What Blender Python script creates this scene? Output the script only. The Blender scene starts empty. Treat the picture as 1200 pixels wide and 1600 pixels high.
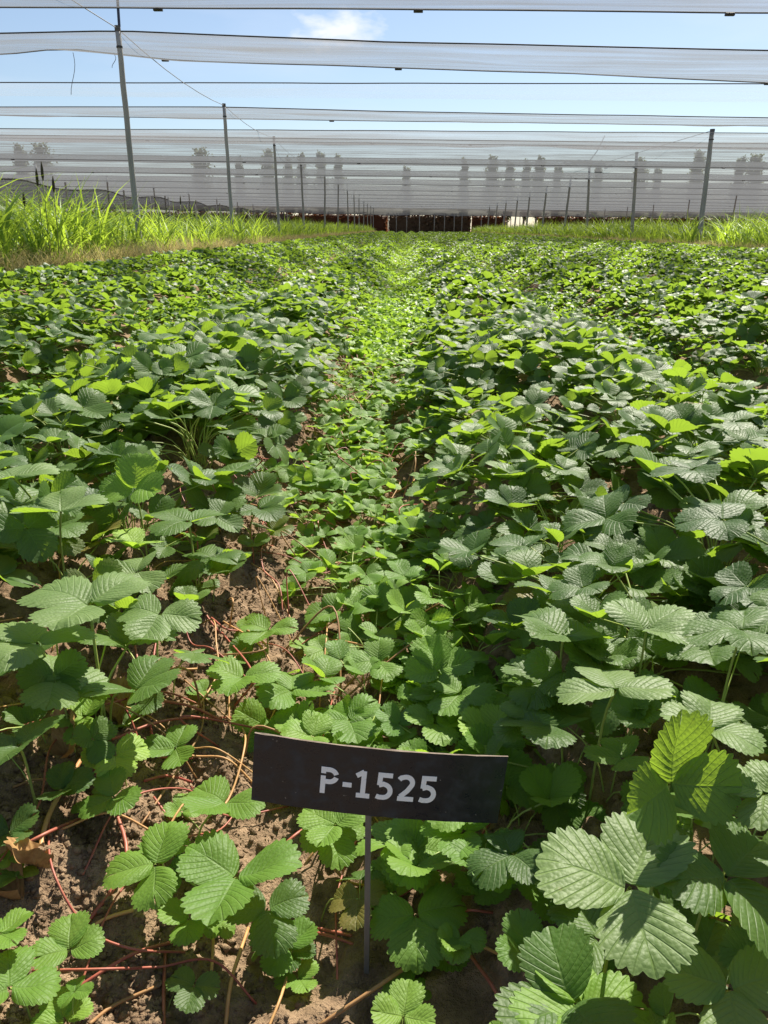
import bpy, math, random
import numpy as np
from mathutils import Vector, Matrix

SC = bpy.context.scene
COL = SC.collection
R = math.radians
rng = np.random.default_rng(7)
random.seed(7)

# ------------------------------------------------------------------ camera, sky, sun, exposure
F_PX, CX, CY = 1165.0, 600.0, 800.0          # photograph is 1200 x 1600
PITCH, YAW, ROLL = R(20.82), R(1.47), R(0.55)
CAM_H = 0.66
cam_d = bpy.data.cameras.new('camera')
cam_d.sensor_fit = 'VERTICAL'; cam_d.sensor_height = 36.0; cam_d.lens = 36.0 * F_PX / 1600.0
cam_d.clip_start = 0.02; cam_d.clip_end = 4000
cam = bpy.data.objects.new('camera', cam_d); COL.objects.link(cam)
cam.location = (0, 0, CAM_H)
CAM_M = (Matrix.Rotation(YAW, 3, 'Z') @ Matrix.Rotation(math.pi / 2 - PITCH, 3, 'X') @ Matrix.Rotation(ROLL, 3, 'Z'))
cam.rotation_euler = CAM_M.to_euler()
SC.camera = cam
CM = np.array(CAM_M)

SUN_EL, SUN_AZ = R(47), R(23)                 # azimuth measured to the right of the rows (+Y towards +X)
w = bpy.data.worlds.new('World'); SC.world = w; w.use_nodes = True
nt = w.node_tree; nt.nodes.clear()
out = nt.nodes.new('ShaderNodeOutputWorld'); bg = nt.nodes.new('ShaderNodeBackground')
sky = nt.nodes.new('ShaderNodeTexSky'); sky.sky_type = 'NISHITA'; sky.sun_disc = False
sky.sun_elevation = SUN_EL; sky.sun_rotation = SUN_AZ
sky.air_density = 1.0; sky.dust_density = 0.5; sky.ozone_density = 2.6
bg.inputs['Strength'].default_value = 0.056
tc = nt.nodes.new('ShaderNodeTexCoord')
# one small bright cloud and a few thin wisps, placed by direction in the sky
def vmath(op, a=None, b=None):
    n = nt.nodes.new('ShaderNodeVectorMath'); n.operation = op
    for i, v in enumerate((a, b)):
        if v is None: continue
        if hasattr(v, 'links'): nt.links.new(v, n.inputs[i])
        else: n.inputs[i].default_value = v
    return n
def smath(op, a, b=None, clamp=False):
    n = nt.nodes.new('ShaderNodeMath'); n.operation = op; n.use_clamp = clamp
    for i, v in enumerate((a, b)):
        if v is None: continue
        if hasattr(v, 'links'): nt.links.new(v, n.inputs[i])
        else: n.inputs[i].default_value = v
    return n.outputs[0]
def pix_dir(px, py):
    d = CM @ np.array([(px - CX) / F_PX, -(py - CY) / F_PX, -1.0])
    return d / np.linalg.norm(d)
cd = pix_dir(525, 47)
df = vmath('SUBTRACT', tc.outputs['Generated'], tuple(cd))
sc_ = vmath('MULTIPLY', df.outputs[0], (11.0, 11.0, 26.0))
ln = vmath('LENGTH', sc_.outputs[0])
nz = nt.nodes.new('ShaderNodeTexNoise'); nz.inputs['Scale'].default_value = 40; nz.inputs['Detail'].default_value = 7
stv = vmath('MULTIPLY', tc.outputs['Generated'], (1.0, 1.0, 2.2)); nt.links.new(stv.outputs[0], nz.inputs['Vector'])
m1 = smath('SUBTRACT', 1.0, ln.outputs['Value'], True)
m2 = smath('MULTIPLY', smath('SUBTRACT', smath('ADD', smath('MULTIPLY', m1, 0.9), nz.outputs['Fac']), 0.80), 2.0, True)
cloud_fac = smath('MULTIPLY', m2, smath('MULTIPLY', m1, 3.0, True))
nz2 = nt.nodes.new('ShaderNodeTexNoise'); nz2.inputs['Scale'].default_value = 3.0; nz2.inputs['Detail'].default_value = 5
stv2 = vmath('MULTIPLY', tc.outputs['Generated'], (1.0, 1.0, 5.0)); nt.links.new(stv2.outputs[0], nz2.inputs['Vector'])
wisp = smath('MULTIPLY', smath('SUBTRACT', nz2.outputs['Fac'], 0.50, True), 0.9, True)
tot = smath('MAXIMUM', cloud_fac, smath('ADD', wisp, 0.08))
mx = nt.nodes.new('ShaderNodeMix'); mx.data_type = 'RGBA'
nt.links.new(tot, mx.inputs['Factor']); nt.links.new(sky.outputs[0], mx.inputs['A'])
mx.inputs['B'].default_value = (8.0, 8.4, 9.2, 1)
nt.links.new(mx.outputs['Result'], bg.inputs['Color']); nt.links.new(bg.outputs[0], out.inputs[0])

sun_d = bpy.data.lights.new('sun', 'SUN'); sun_d.energy = 5.0; sun_d.angle = R(0.53); sun_d.color = (1.0, 0.94, 0.81)
sun = bpy.data.objects.new('sun', sun_d); COL.objects.link(sun)
sdir = Vector((math.sin(SUN_AZ) * math.cos(SUN_EL), math.cos(SUN_AZ) * math.cos(SUN_EL), math.sin(SUN_EL)))
sun.rotation_euler = sdir.to_track_quat('Z', 'Y').to_euler()
sun.location = (0, 0, 20)
SC.view_settings.view_transform = 'Standard'; SC.view_settings.look = 'None'
SC.view_settings.exposure = 1.13; SC.view_settings.gamma = 1.0; SC.view_settings.use_curve_mapping = False
SC.cycles.transparent_max_bounces = 48
SC.cycles.max_bounces = 10; SC.cycles.transmission_bounces = 6; SC.cycles.diffuse_bounces = 4

# ------------------------------------------------------------------ layout
XF, SP = -0.07, 1.20                 # centre furrow, bed spacing
X_LEFT, X_RIGHT, Y_END = -4.22, 8.3, 105.0
BED_H = 0.19
HP = 2.9                             # net height above the camera
ZNET = CAM_H + HP

def lattice_noise(x, y, seed):
    xi = np.floor(x).astype(np.int64); yi = np.floor(y).astype(np.int64)
    fx = x - xi; fy = y - yi
    fx = fx * fx * (3 - 2 * fx); fy = fy * fy * (3 - 2 * fy)
    def h(a, b):
        n = (a * 374761393 + b * 668265263 + seed * 1274126177) & 0xffffffff
        n = ((n ^ (n >> 13)) * 1274126177) & 0xffffffff
        return ((n ^ (n >> 16)) & 0xffff) / 65535.0
    return (h(xi, yi) * (1 - fx) + h(xi + 1, yi) * fx) * (1 - fy) + (h(xi, yi + 1) * (1 - fx) + h(xi + 1, yi + 1) * fx) * fy

def ground_z(x, y, fine=True):
    x = np.asarray(x, float); y = np.asarray(y, float)
    ph = (x - XF) / SP
    prof = (0.5 - 0.5 * np.cos(2 * np.pi * ph)) ** 0.85
    a = np.clip((x - X_LEFT) / 0.5, 0, 1) * np.clip((X_RIGHT - x) / 0.5, 0, 1) * np.clip((Y_END - y) / 1.0, 0, 1)
    z = BED_H * prof * a + 0.07 * (1 - a)
    z = z + 0.05 * (lattice_noise(x * 2.2, y * 2.2, 1) - 0.5) * 0.6
    if fine:
        near = np.clip((3.2 - y) / 1.2, 0, 1) * np.clip((1.9 - np.abs(x)) / 0.4, 0, 1)
        n2 = lattice_noise(x * 11, y * 11, 2); n2b = lattice_noise((x * 0.8 + y * 0.6) * 19, (y * 0.8 - x * 0.6) * 19, 12); n3 = lattice_noise((x * 0.9 - y * 0.44) * 33, (y * 0.9 + x * 0.44) * 33, 3); n4 = lattice_noise((x * 0.6 + y * 0.8) * 62, (y * 0.6 - x * 0.8) * 62, 4); n5 = lattice_noise(x * 90, y * 90, 5)
        z = z + near * (0.024 * (n2 - 0.5) + 0.034 * (np.abs(n3 - 0.5) - 0.25) + 0.024 * (np.abs(n4 - 0.5) - 0.25) + 0.02 * (np.abs(n2b - 0.5) - 0.25) + 0.006 * (n5 - 0.5))
    return z
def gz(x, y): return float(ground_z(np.array([x]), np.array([y]))[0])

def ray(px, py): return CM @ np.array([(px - CX) / F_PX, -(py - CY) / F_PX, -1.0])
def at_h(px, py, z):                 # pixel -> point at height z
    d = ray(px, py); t = (z - CAM_H) / d[2]
    return np.array([d[0] * t, d[1] * t, z])
def at_y(px, py, y):                 # pixel -> point at distance y along the rows
    d = ray(px, py); t = y / d[1]
    return np.array([d[0] * t, y, CAM_H + d[2] * t])
def at_g(px, py, up=0.0):            # pixel -> point a little above the soil
    z = 0.05
    for _ in range(12):
        p = at_h(px, py, z); z = 0.5 * z + 0.5 * (gz(p[0], p[1]) + up)
    return at_h(px, py, z)
def project(P):
    P = np.atleast_2d(P); q = (P - np.array([0, 0, CAM_H])) @ CM
    return CX + F_PX * q[:, 0] / -q[:, 2], CY - F_PX * q[:, 1] / -q[:, 2], -q[:, 2]

# ------------------------------------------------------------------ helpers
def link(o, parent=None):
    COL.objects.link(o)
    if parent is not None: o.parent = parent
    return o
def tag(o, label=None, cat=None, group=None, kind=None):
    if label: o['label'] = label
    if cat: o['category'] = cat
    if group: o['group'] = group
    if kind: o['kind'] = kind
    return o
def empty(name, loc=(0, 0, 0), rz=0.0):
    o = bpy.data.objects.new(name, None); o.empty_display_size = 0.05
    o.location = loc; o.rotation_euler = (0, 0, rz); return link(o)
def mesh_arrays(name, V, Q, mats, uv=None, tint=None, smooth=True, mat_idx=None):
    V = np.ascontiguousarray(V, np.float32); Q = np.ascontiguousarray(Q, np.int32)
    me = bpy.data.meshes.new(name); k = Q.shape[1]
    me.vertices.add(len(V)); me.vertices.foreach_set('co', V.ravel())
    me.loops.add(Q.size); me.loops.foreach_set('vertex_index', Q.ravel())
    me.polygons.add(len(Q)); me.polygons.foreach_set('loop_start', np.arange(0, Q.size, k, dtype=np.int32))
    me.polygons.foreach_set('use_smooth', np.full(len(Q), smooth))
    if uv is not None:
        l = me.uv_layers.new(name='UVMap'); l.data.foreach_set('uv', np.ascontiguousarray(uv, np.float32)[Q.ravel()].ravel())
    if tint is not None:
        a = me.attributes.new('tint', 'FLOAT', 'POINT'); a.data.foreach_set('value', np.ascontiguousarray(tint, np.float32))
    for m in (mats if isinstance(mats, (list, tuple)) else [mats]): me.materials.append(m)
    if mat_idx is not None: me.polygons.foreach_set('material_index', np.ascontiguousarray(mat_idx, np.int32))
    me.update(calc_edges=True); me.validate()
    return me
def obj(name, me, parent=None, loc=None):
    o = bpy.data.objects.new(name, me)
    if loc is not None: o.location = loc
    return link(o, parent)
class MB:
    def __init__(s): s.V = []; s.F = []
    def add(s, V, F):
        b = len(s.V); s.V += [tuple(map(float, v)) for v in V]; s.F += [tuple(i + b for i in f) for f in F]
    def box(s, c, d, rot=None):
        c = Vector(c); x, y, z = d[0] / 2, d[1] / 2, d[2] / 2
        P = [Vector((i * x, j * y, k * z)) for i in (-1, 1) for j in (-1, 1) for k in (-1, 1)]
        if rot is not None: P = [rot @ p for p in P]
        s.add([p + c for p in P], [(0, 1, 3, 2), (4, 6, 7, 5), (0, 4, 5, 1), (2, 3, 7, 6), (0, 2, 6, 4), (1, 5, 7, 3)])
    def tube(s, pts, rad, n=8, caps=True):
        V, F = tube_geo(pts, rad, n, caps); s.add(V, F)
    def build(s, name, mat, parent=None, smooth=False, bevel=0):
        me = bpy.data.meshes.new(name); me.from_pydata(s.V, [], s.F); me.materials.append(mat)
        for p in me.polygons: p.use_smooth = smooth
        me.update(); o = obj(name, me, parent)
        if bevel:
            b = o.modifiers.new('bevel', 'BEVEL'); b.width = bevel; b.segments = 2; b.limit_method = 'ANGLE'
        return o
def tube_geo(pts, rad, n=8, caps=True):
    pts = [Vector(p) for p in pts]; m = len(pts)
    rad = rad if hasattr(rad, '__len__') else [rad] * m
    V, F = [], []
    up = Vector((0.13, 0.21, 1)).normalized(); t0 = (pts[1] - pts[0]).normalized()
    if abs(t0.dot(up)) > 0.95: up = Vector((1, 0.1, 0)).normalized()
    u = t0.cross(up).normalized()
    for i in range(m):
        t = (pts[min(i + 1, m - 1)] - pts[max(i - 1, 0)]).normalized()
        u = (u - t * u.dot(t)).normalized(); v = t.cross(u)
        for k in range(n):
            a = 2 * math.pi * k / n
            V.append(pts[i] + (u * math.cos(a) + v * math.sin(a)) * rad[i])
    for i in range(m - 1):
        for k in range(n):
            F.append((i * n + k, i * n + (k + 1) % n, (i + 1) * n + (k + 1) % n, (i + 1) * n + k))
    if caps: F += [tuple(range(n))[::-1], tuple(range((m - 1) * n, m * n))]
    return V, F
def bez(P, n=12):
    P = [np.array(p, float) for p in P]; out = []
    Q = [2 * P[0] - P[1]] + P + [2 * P[-1] - P[-2]]
    for i in range(1, len(Q) - 2):
        for t in np.linspace(0, 1, n, endpoint=(i == len(Q) - 3)):
            a, b, c, d = Q[i - 1], Q[i], Q[i + 1], Q[i + 2]
            out.append(0.5 * (2 * b + (c - a) * t + (2 * a - 5 * b + 4 * c - d) * t * t + (3 * b - a - 3 * c + d) * t ** 3))
    return out

# ------------------------------------------------------------------ materials
def new_mat(name):
    m = bpy.data.materials.new(name); m.use_nodes = True; n = m.node_tree; n.nodes.clear()
    return m, n, n.nodes.new('ShaderNodeOutputMaterial')
class NB:
    """small node builder"""
    def __init__(s, t): s.t = t
    def n(s, kind, **kw):
        x = s.t.nodes.new(kind)
        for k, v in kw.items(): setattr(x, k, v)
        return x
    def put(s, sock, v):
        if hasattr(v, 'links'): s.t.links.new(v, sock)
        else: sock.default_value = v
    def math(s, op, a, b=0.0, clamp=False):
        x = s.n('ShaderNodeMath', operation=op, use_clamp=clamp); s.put(x.inputs[0], a); s.put(x.inputs[1], b); return x.outputs[0]
    def mix(s, f, a, b):
        x = s.n('ShaderNodeMix', data_type='RGBA'); s.put(x.inputs['Factor'], f); s.put(x.inputs['A'], a); s.put(x.inputs['B'], b); return x.outputs['Result']
    def noise(s, scale, detail=4, vec=None, rough=0.55):
        x = s.n('ShaderNodeTexNoise'); x.inputs['Scale'].default_value = scale; x.inputs['Detail'].default_value = detail; x.inputs['Roughness'].default_value = rough
        if vec is not None: s.put(x.inputs['Vector'], vec)
        return x.outputs['Fac']
    def ramp(s, f, lo, hi):
        x = s.n('ShaderNodeMapRange'); s.put(x.inputs['Value'], f); x.inputs['From Min'].default_value = lo; x.inputs['From Max'].default_value = hi; return x.outputs['Result']
    def coords(s, scale=None, kind='Object'):
        c = s.n('ShaderNodeTexCoord').outputs[kind]
        if scale is None: return c
        x = s.n('ShaderNodeVectorMath', operation='MULTIPLY'); s.put(x.inputs[0], c); x.inputs[1].default_value = scale; return x.outputs[0]
    def bump(s, h, strength, dist):
        x = s.n('ShaderNodeBump'); x.inputs['Strength'].default_value = strength; x.inputs['Distance'].default_value = dist; s.put(x.inputs['Height'], h); return x.outputs[0]
    def pbr(s, col, rough, normal=None, spec=0.5, metal=0.0):
        x = s.n('ShaderNodeBsdfPrincipled'); s.put(x.inputs['Base Color'], col); s.put(x.inputs['Roughness'], rough)
        x.inputs['Specular IOR Level'].default_value = spec; x.inputs['Metallic'].default_value = metal
        if normal is not None: s.put(x.inputs['Normal'], normal)
        return x
def rgb(r, g, b): return (r, g, b, 1)

def leaf_material(name, dark, light, glow, trans=0.42, rough=0.42, spec=0.5, veins=True, young=None):
    m, t, o = new_mat(name); b = NB(t)
    ta = b.n('ShaderNodeAttribute', attribute_name='tint').outputs['Fac']
    oi = b.n('ShaderNodeObjectInfo').outputs['Random']
    f = b.math('ADD', b.math('MULTIPLY', ta, 0.75), b.math('MULTIPLY', oi, 0.25))
    col = b.mix(f, dark, light)
    tr = b.mix(f, [c * 0.75 for c in glow[:3]] + [1], glow)
    if young is not None:
        y = b.math('MULTIPLY', b.math('SUBTRACT', ta, 0.86, True), 7.0, True)
        col = b.mix(y, col, young)
    if young is not None:
        old = b.math('MULTIPLY', b.math('SUBTRACT', 0.022, ta, True), 60.0, True)
        col = b.mix(b.math('MULTIPLY', old, 0.8), col, rgb(0.26, 0.17, 0.04))
    nm = None
    if veins:
        uv = b.n('ShaderNodeUVMap').outputs[0]
        sx = b.n('ShaderNodeSeparateXYZ'); b.put(sx.inputs[0], uv)
        fr = b.math('ABSOLUTE', b.math('SUBTRACT', b.math('FRACT', b.math('ADD', sx.outputs[1], 0.5)), 0.5))
        vein = b.math('SUBTRACT', 1.0, b.math('MULTIPLY', fr, 9.0), True)
        mid = b.math('SUBTRACT', 1.0, b.math('MULTIPLY', sx.outputs[0], 16.0), True)
        vv = b.math('MAXIMUM', vein, mid)
        col = b.mix(b.math('MULTIPLY', vv, 0.28), col, rgb(0.24, 0.35, 0.10))
        tr = b.mix(b.math('MULTIPLY', vv, 0.4), tr, [c * 0.55 for c in glow[:3]] + [1])
        # quilted surface between the fine side veins, blotchy colour
        vo = b.n('ShaderNodeTexVoronoi'); vo.inputs['Scale'].default_value = 330; b.put(vo.inputs['Vector'], b.coords()); nn = b.math('ADD', b.math('MULTIPLY', vo.outputs['Distance'], -0.55), b.math('MULTIPLY', b.noise(140, 3, b.coords()), 0.6)); n2 = b.noise(26, 3, b.coords())
        col = b.mix(b.math('MULTIPLY', b.ramp(n2, 0.35, 0.7), 0.28), col, [c * 1.5 + 0.006 for c in dark[:3]] + [1])
        spot = b.ramp(b.noise(75, 2, b.coords()), 0.70, 0.76)
        col = b.mix(b.math('MULTIPLY', b.math('MULTIPLY', spot, 0.75, True), b.ramp(b.noise(9, 1, b.coords()), 0.5, 0.62), True), col, rgb(0.16, 0.085, 0.03))
        hgt = b.math('SUBTRACT', b.math('MULTIPLY', nn, 0.8), b.math('MULTIPLY', vv, 0.8))
        nm = b.bump(hgt, 0.45, 0.0020)
    p = b.pbr(col, rough, nm, spec)
    td = b.n('ShaderNodeBsdfTranslucent'); b.put(td.inputs['Color'], tr)
    if nm is not None: b.put(td.inputs['Normal'], nm)
    ms = b.n('ShaderNodeMixShader'); ms.inputs[0].default_value = trans
    t.links.new(p.outputs[0], ms.inputs[1]); t.links.new(td.outputs[0], ms.inputs[2]); t.links.new(ms.outputs[0], o.inputs[0])
    return m

def simple_mat(name, c1, c2, scale=8, rough=0.8, bump=0.3, dist=0.01, stretch=None, spec=0.4, metal=0.0):
    m, t, o = new_mat(name); b = NB(t); co = b.coords(stretch)
    n1 = b.noise(scale, 6, co); n2 = b.noise(scale * 5, 4, co)
    col = b.mix(b.ramp(b.math('ADD', b.math('MULTIPLY', n1, 0.7), b.math('MULTIPLY', n2, 0.3)), 0.35, 0.65), c1, c2)
    p = b.pbr(col, rough, b.bump(n2, bump, dist), spec, metal); t.links.new(p.outputs[0], o.inputs[0]); return m

M = {}
M['leaf'] = leaf_material('strawberry_leaf', rgb(0.032, 0.080, 0.016), rgb(0.125, 0.210, 0.042), rgb(0.34, 0.52, 0.04),
                          trans=0.45, rough=0.52, spec=0.42, young=rgb(0.175, 0.255, 0.085))  # young tone also serves as sun sheen painted on the pale foreground leaves
M['leaf_far'] = leaf_material('strawberry_leaf_far', rgb(0.030, 0.078, 0.016), rgb(0.165, 0.290, 0.045), rgb(0.36, 0.55, 0.045),
                              trans=0.44, rough=0.52, spec=0.42, veins=False, young=rgb(0.24, 0.38, 0.055))
M['runner_leaf'] = leaf_material('young_strawberry_leaf', rgb(0.080, 0.180, 0.024), rgb(0.215, 0.350, 0.050), rgb(0.38, 0.58, 0.05),
                                 trans=0.46, rough=0.54, spec=0.38, young=rgb(0.28, 0.43, 0.06))
M['grass'] = leaf_material('tall_grass_blade', rgb(0.065, 0.16, 0.022), rgb(0.24, 0.37, 0.05), rgb(0.50, 0.68, 0.06), trans=0.45, rough=0.5, spec=0.3, veins=False)
M['dry_grass'] = leaf_material('dry_grass_blade', rgb(0.33, 0.28, 0.12), rgb(0.50, 0.44, 0.20), rgb(0.6, 0.5, 0.2), trans=0.35, rough=0.7, spec=0.2, veins=False)
M['hedge_red'] = leaf_material('red_brown_leaf', rgb(0.085, 0.042, 0.026), rgb(0.20, 0.085, 0.042), rgb(0.28, 0.10, 0.04), trans=0.25, rough=0.7, spec=0.2, veins=False)
M['hedge_shade'] = leaf_material('shade_brown_leaf', rgb(0.10, 0.070, 0.048), rgb(0.20, 0.12, 0.075), rgb(0.12, 0.04, 0.02), trans=0.12, rough=0.8, spec=0.2, veins=False)  # brown leaf copy with the shade of the middle stretch put into its colours
M['poplar'] = leaf_material('poplar_leaf', rgb(0.055, 0.075, 0.03), rgb(0.10, 0.12, 0.045), rgb(0.25, 0.28, 0.06), trans=0.3, rough=0.6, spec=0.3, veins=False)
M['petiole'] = simple_mat('green_stalk', rgb(0.22, 0.30, 0.07), rgb(0.34, 0.38, 0.10), 30, 0.5, 0.1, 0.001)
M['runner_red'] = simple_mat('red_runner', rgb(0.26, 0.055, 0.045), rgb(0.38, 0.13, 0.075), 40, 0.45, 0.1, 0.001)
M['runner_tan'] = simple_mat('tan_runner', rgb(0.42, 0.20, 0.08), rgb(0.50, 0.30, 0.12), 40, 0.5, 0.1, 0.001)
M['runner_brown'] = simple_mat('brown_runner', rgb(0.24, 0.12, 0.05), rgb(0.36, 0.2, 0.08), 40, 0.6, 0.2, 0.001)
M['straw'] = simple_mat('dead_leaf', rgb(0.20, 0.095, 0.035), rgb(0.42, 0.26, 0.10), 40, 0.8, 0.4, 0.002)
M['pole'] = simple_mat('weathered_grey_pole', rgb(0.26, 0.25, 0.24), rgb(0.42, 0.41, 0.39), 5, 0.85, 0.4, 0.01, (1, 1, 0.15))
M['cap'] = simple_mat('dark_cap', rgb(0.07, 0.065, 0.065), rgb(0.13, 0.12, 0.12), 20, 0.7, 0.2, 0.005)
M['rope'] = simple_mat('dark_cord', rgb(0.035, 0.035, 0.04), rgb(0.07, 0.07, 0.075), 12, 0.8, 0.2, 0.003)
M['wire'] = simple_mat('grey_wire', rgb(0.16, 0.16, 0.17), rgb(0.24, 0.24, 0.25), 10, 0.6, 0.1, 0.001)
M['clip'] = simple_mat('black_plastic', rgb(0.025, 0.025, 0.03), rgb(0.045, 0.045, 0.05), 20, 0.5, 0.1, 0.002)
M['strap'] = simple_mat('navy_rod', rgb(0.02, 0.03, 0.07), rgb(0.035, 0.045, 0.09), 20, 0.5, 0.1, 0.002)
M['bark'] = simple_mat('bark', rgb(0.10, 0.08, 0.06), rgb(0.19, 0.16, 0.13), 6, 0.9, 0.6, 0.03, (1, 1, 0.2))
M['seed'] = simple_mat('dark_seed_head', rgb(0.035, 0.03, 0.018), rgb(0.09, 0.075, 0.03), 60, 0.9, 0.6, 0.01)
M['white_scrap'] = simple_mat('white_film', rgb(0.7, 0.7, 0.68), rgb(0.8, 0.8, 0.8), 10, 0.6, 0.2, 0.01)

def net_material(name, col, opac, var):
    m, t, o = new_mat(name); b = NB(t)
    n1 = b.noise(1.0, 5, b.coords((0.25, 7.0, 7.0))); n2 = b.noise(0.5, 3, b.coords((0.6, 1.2, 1.2)))
    a = b.math('ADD', opac, b.math('MULTIPLY', b.math('SUBTRACT', b.math('ADD', b.math('MULTIPLY', n1, 0.7), b.math('MULTIPLY', n2, 0.3)), 0.5), var), True)
    d = b.n('ShaderNodeBsdfDiffuse'); d.inputs[0].default_value = col
    tl = b.n('ShaderNodeBsdfTranslucent'); tl.inputs[0].default_value = col
    ms = b.n('ShaderNodeMixShader'); ms.inputs[0].default_value = 0.45
    t.links.new(d.outputs[0], ms.inputs[1]); t.links.new(tl.outputs[0], ms.inputs[2])
    tr = b.n('ShaderNodeBsdfTransparent'); mm = b.n('ShaderNodeMixShader'); b.put(mm.inputs[0], a)
    t.links.new(tr.outputs[0], mm.inputs[1]); t.links.new(ms.outputs[0], mm.inputs[2]); t.links.new(mm.outputs[0], o.inputs[0])
    return m
M['net'] = net_material('grey_hail_net', rgb(0.27, 0.27, 0.285), 0.56, 1.7)
M['net_far'] = net_material('grey_far_net', rgb(0.19, 0.20, 0.215), 0.66, 1.9)
M['net_end'] = net_material('grey_end_net', rgb(0.25, 0.25, 0.255), 0.93, 0.25)
M['net_thin'] = net_material('thin_hail_net', rgb(0.5, 0.52, 0.56), 0.20, 0.7)
M['net_dark'] = net_material('dark_shade_net', rgb(0.07, 0.07, 0.075), 0.62, 0.35)

# soil
m, t, o = new_mat('dry_brown_soil'); b = NB(t); co = b.coords()
n1 = b.noise(3.0, 5, co); n2 = b.noise(45, 6, co, 0.65); n3 = b.noise(160, 4, co, 0.7)
col = b.mix(b.ramp(n2, 0.3, 0.7), rgb(0.155, 0.103, 0.064), rgb(0.37, 0.255, 0.162))
col = b.mix(b.math('MULTIPLY', b.ramp(n1, 0.45, 0.65), 0.5), col, rgb(0.16, 0.098, 0.06))
p = b.pbr(col, 0.95, b.bump(b.math('ADD', b.math('MULTIPLY', n2, 0.7), b.math('MULTIPLY', n3, 0.6)), 1.0, 0.013), 0.12)
t.links.new(p.outputs[0], o.inputs[0]); M['soil'] = m

# ------------------------------------------------------------------ the setting
def axis(fine0, fine1, step, lo, hi, mid0, mid1, midstep):
    a = list(np.arange(fine0, fine1, step))
    a += list(np.arange(mid0, fine0, midstep)) + list(np.arange(fine1, mid1, midstep))
    g = 1.0; x = mid1
    while x < hi: x += g; g *= 1.45; a.append(min(x, hi))
    g = 1.0; x = mid0
    while x > lo: x -= g; g *= 1.45; a.append(max(x, lo))
    return np.array(sorted(set(np.round(a, 5))))
gx = axis(-1.1, 0.9, 0.0065, -900, 900, -5.6, 9.2, 0.06)
ys = list(np.arange(0.3, 2.0, 0.0065)); y = 2.0; g = 0.012
while y < 108: y += g; g = min(g * 1.04, 1.0); ys.append(y)
while y < 1500: g *= 1.4; y += g; ys.append(y)
gy = np.array([-60, -25, -10, -4, -2, -1, -0.5, -0.2, 0.0, 0.1, 0.2] + ys)
GX, GY = np.meshgrid(gx, gy); GZ = ground_z(GX, GY)
nx, ny = len(gx), len(gy)
idx = np.arange(nx * ny).reshape(ny, nx)
Q = np.stack([idx[:-1, :-1], idx[:-1, 1:], idx[1:, 1:], idx[1:, :-1]], -1).reshape(-1, 4)
g_o = obj('ground', mesh_arrays('ground', np.stack([GX, GY, GZ], -1).reshape(-1, 3), Q, M['soil']))
tag(g_o, 'brown crumbly soil of the ridged strawberry field', 'ground', kind='structure')

# poles -------------------------------------------------------------
def make_pole(base, top, rad, label, group, rod=False):
    base = Vector(base); top = Vector(top)
    e = empty('net_pole', base); d = top - base
    mb = MB(); n = 9
    pts = [d * (i / n) + Vector((random.uniform(-1, 1), random.uniform(-1, 1), 0)) * rad * 0.12 for i in range(n + 1)]
    mb.tube(pts, [rad * (1.08 - 0.2 * i / n) * random.uniform(0.96, 1.04) for i in range(n + 1)], 10)
    mb.build('shaft', M['pole'], e, smooth=True)
    mb = MB(); u = d.normalized()
    mb.tube([d - u * 0.02, d + u * 0.06], rad * 0.98, 10); mb.build('cap', M['cap'], e)
    mb = MB(); mb.tube([d * 0.93, d * 0.93 + u * 0.03], rad * 1.02, 10); mb.build('wire_tie', M['rope'], e)
    if rod:
        mb = MB(); mb.tube([d + u * 0.05 + Vector((0.03, 0, 0)), d + Vector((0.06, 0, 0.75))], 0.022, 8); mb.build('top_rod', M['strap'], e)
    tag(e, label, 'pole', group); return e
ordn = ['first', 'second', 'third', 'fourth', 'fifth', 'sixth', 'seventh', 'eighth', 'ninth', 'tenth', 'eleventh', 'twelfth',
        'thirteenth', 'fourteenth', 'fifteenth', 'sixteenth', 'seventeenth', 'eighteenth', 'nineteenth', 'twentieth', 'twenty-first',
        'twenty-second', 'twenty-third', 'twenty-fourth', 'twenty-fifth', 'twenty-sixth', 'twenty-seventh', 'twenty-eighth']
Y1, DY = 13.7, 7.5
lp = [at_y(184, 47, 13.7), at_y(350, 166, 21.2), at_y(428, 216, 28.7), at_y(470, 250, 36.6)]
k = 0
for i in range(13):
    yy = Y1 + DY * i
    top = lp[i] if i < 4 else np.array([-4.45 + random.uniform(-.06, .06), yy, ZNET + random.uniform(-.05, .05)])
    bx = [-4.66, -4.66, -4.62, -4.68][i] if i < 4 else top[0] + random.uniform(-.08, .08)
    lab = ('tall grey net pole with navy rod on top, nearest in the left grass' if i == 0 else
           'grey net pole, %s back in the line along the left grass strip' % ordn[i])
    make_pole((bx, yy, gz(bx, yy) - 0.05), top, 0.048, lab, 'net poles along the left grass strip', rod=(i == 0))
rp = [at_y(1113, 205, 25.8), at_y(995, 240, 33.3), at_y(921, 262, 40.7)]
for i in range(10):
    yy = 25.8 + DY * i
    top = rp[i] if i < 3 else np.array([9.55 + random.uniform(-.06, .06), yy, ZNET + random.uniform(-.12, .05)])
    bx = [9.39, 9.35, 9.17][i] if i < 3 else top[0] - 0.15
    lab = ('thick grey net pole, nearest in the grass strip on the right' if i == 0 else
           'grey net pole, %s back in the line along the right grass strip' % ordn[i])
    make_pole((bx, yy, gz(bx, yy) - 0.05), top, 0.075 if i == 0 else 0.065, lab, 'net poles along the right grass strip')
for j, (X, side) in enumerate(((-18.5, 'left'), (23.5, 'right'))):
    for i in range(7):
        yy = 40 + DY * 1.25 * i
        make_pole((X, yy, -0.02), (X + random.uniform(-.1, .1), yy, ZNET - 0.1), 0.055,
                  'thin grey pole, %s back in the outer line beyond the %s grass' % (ordn[i], side), 'outer net poles')

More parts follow.
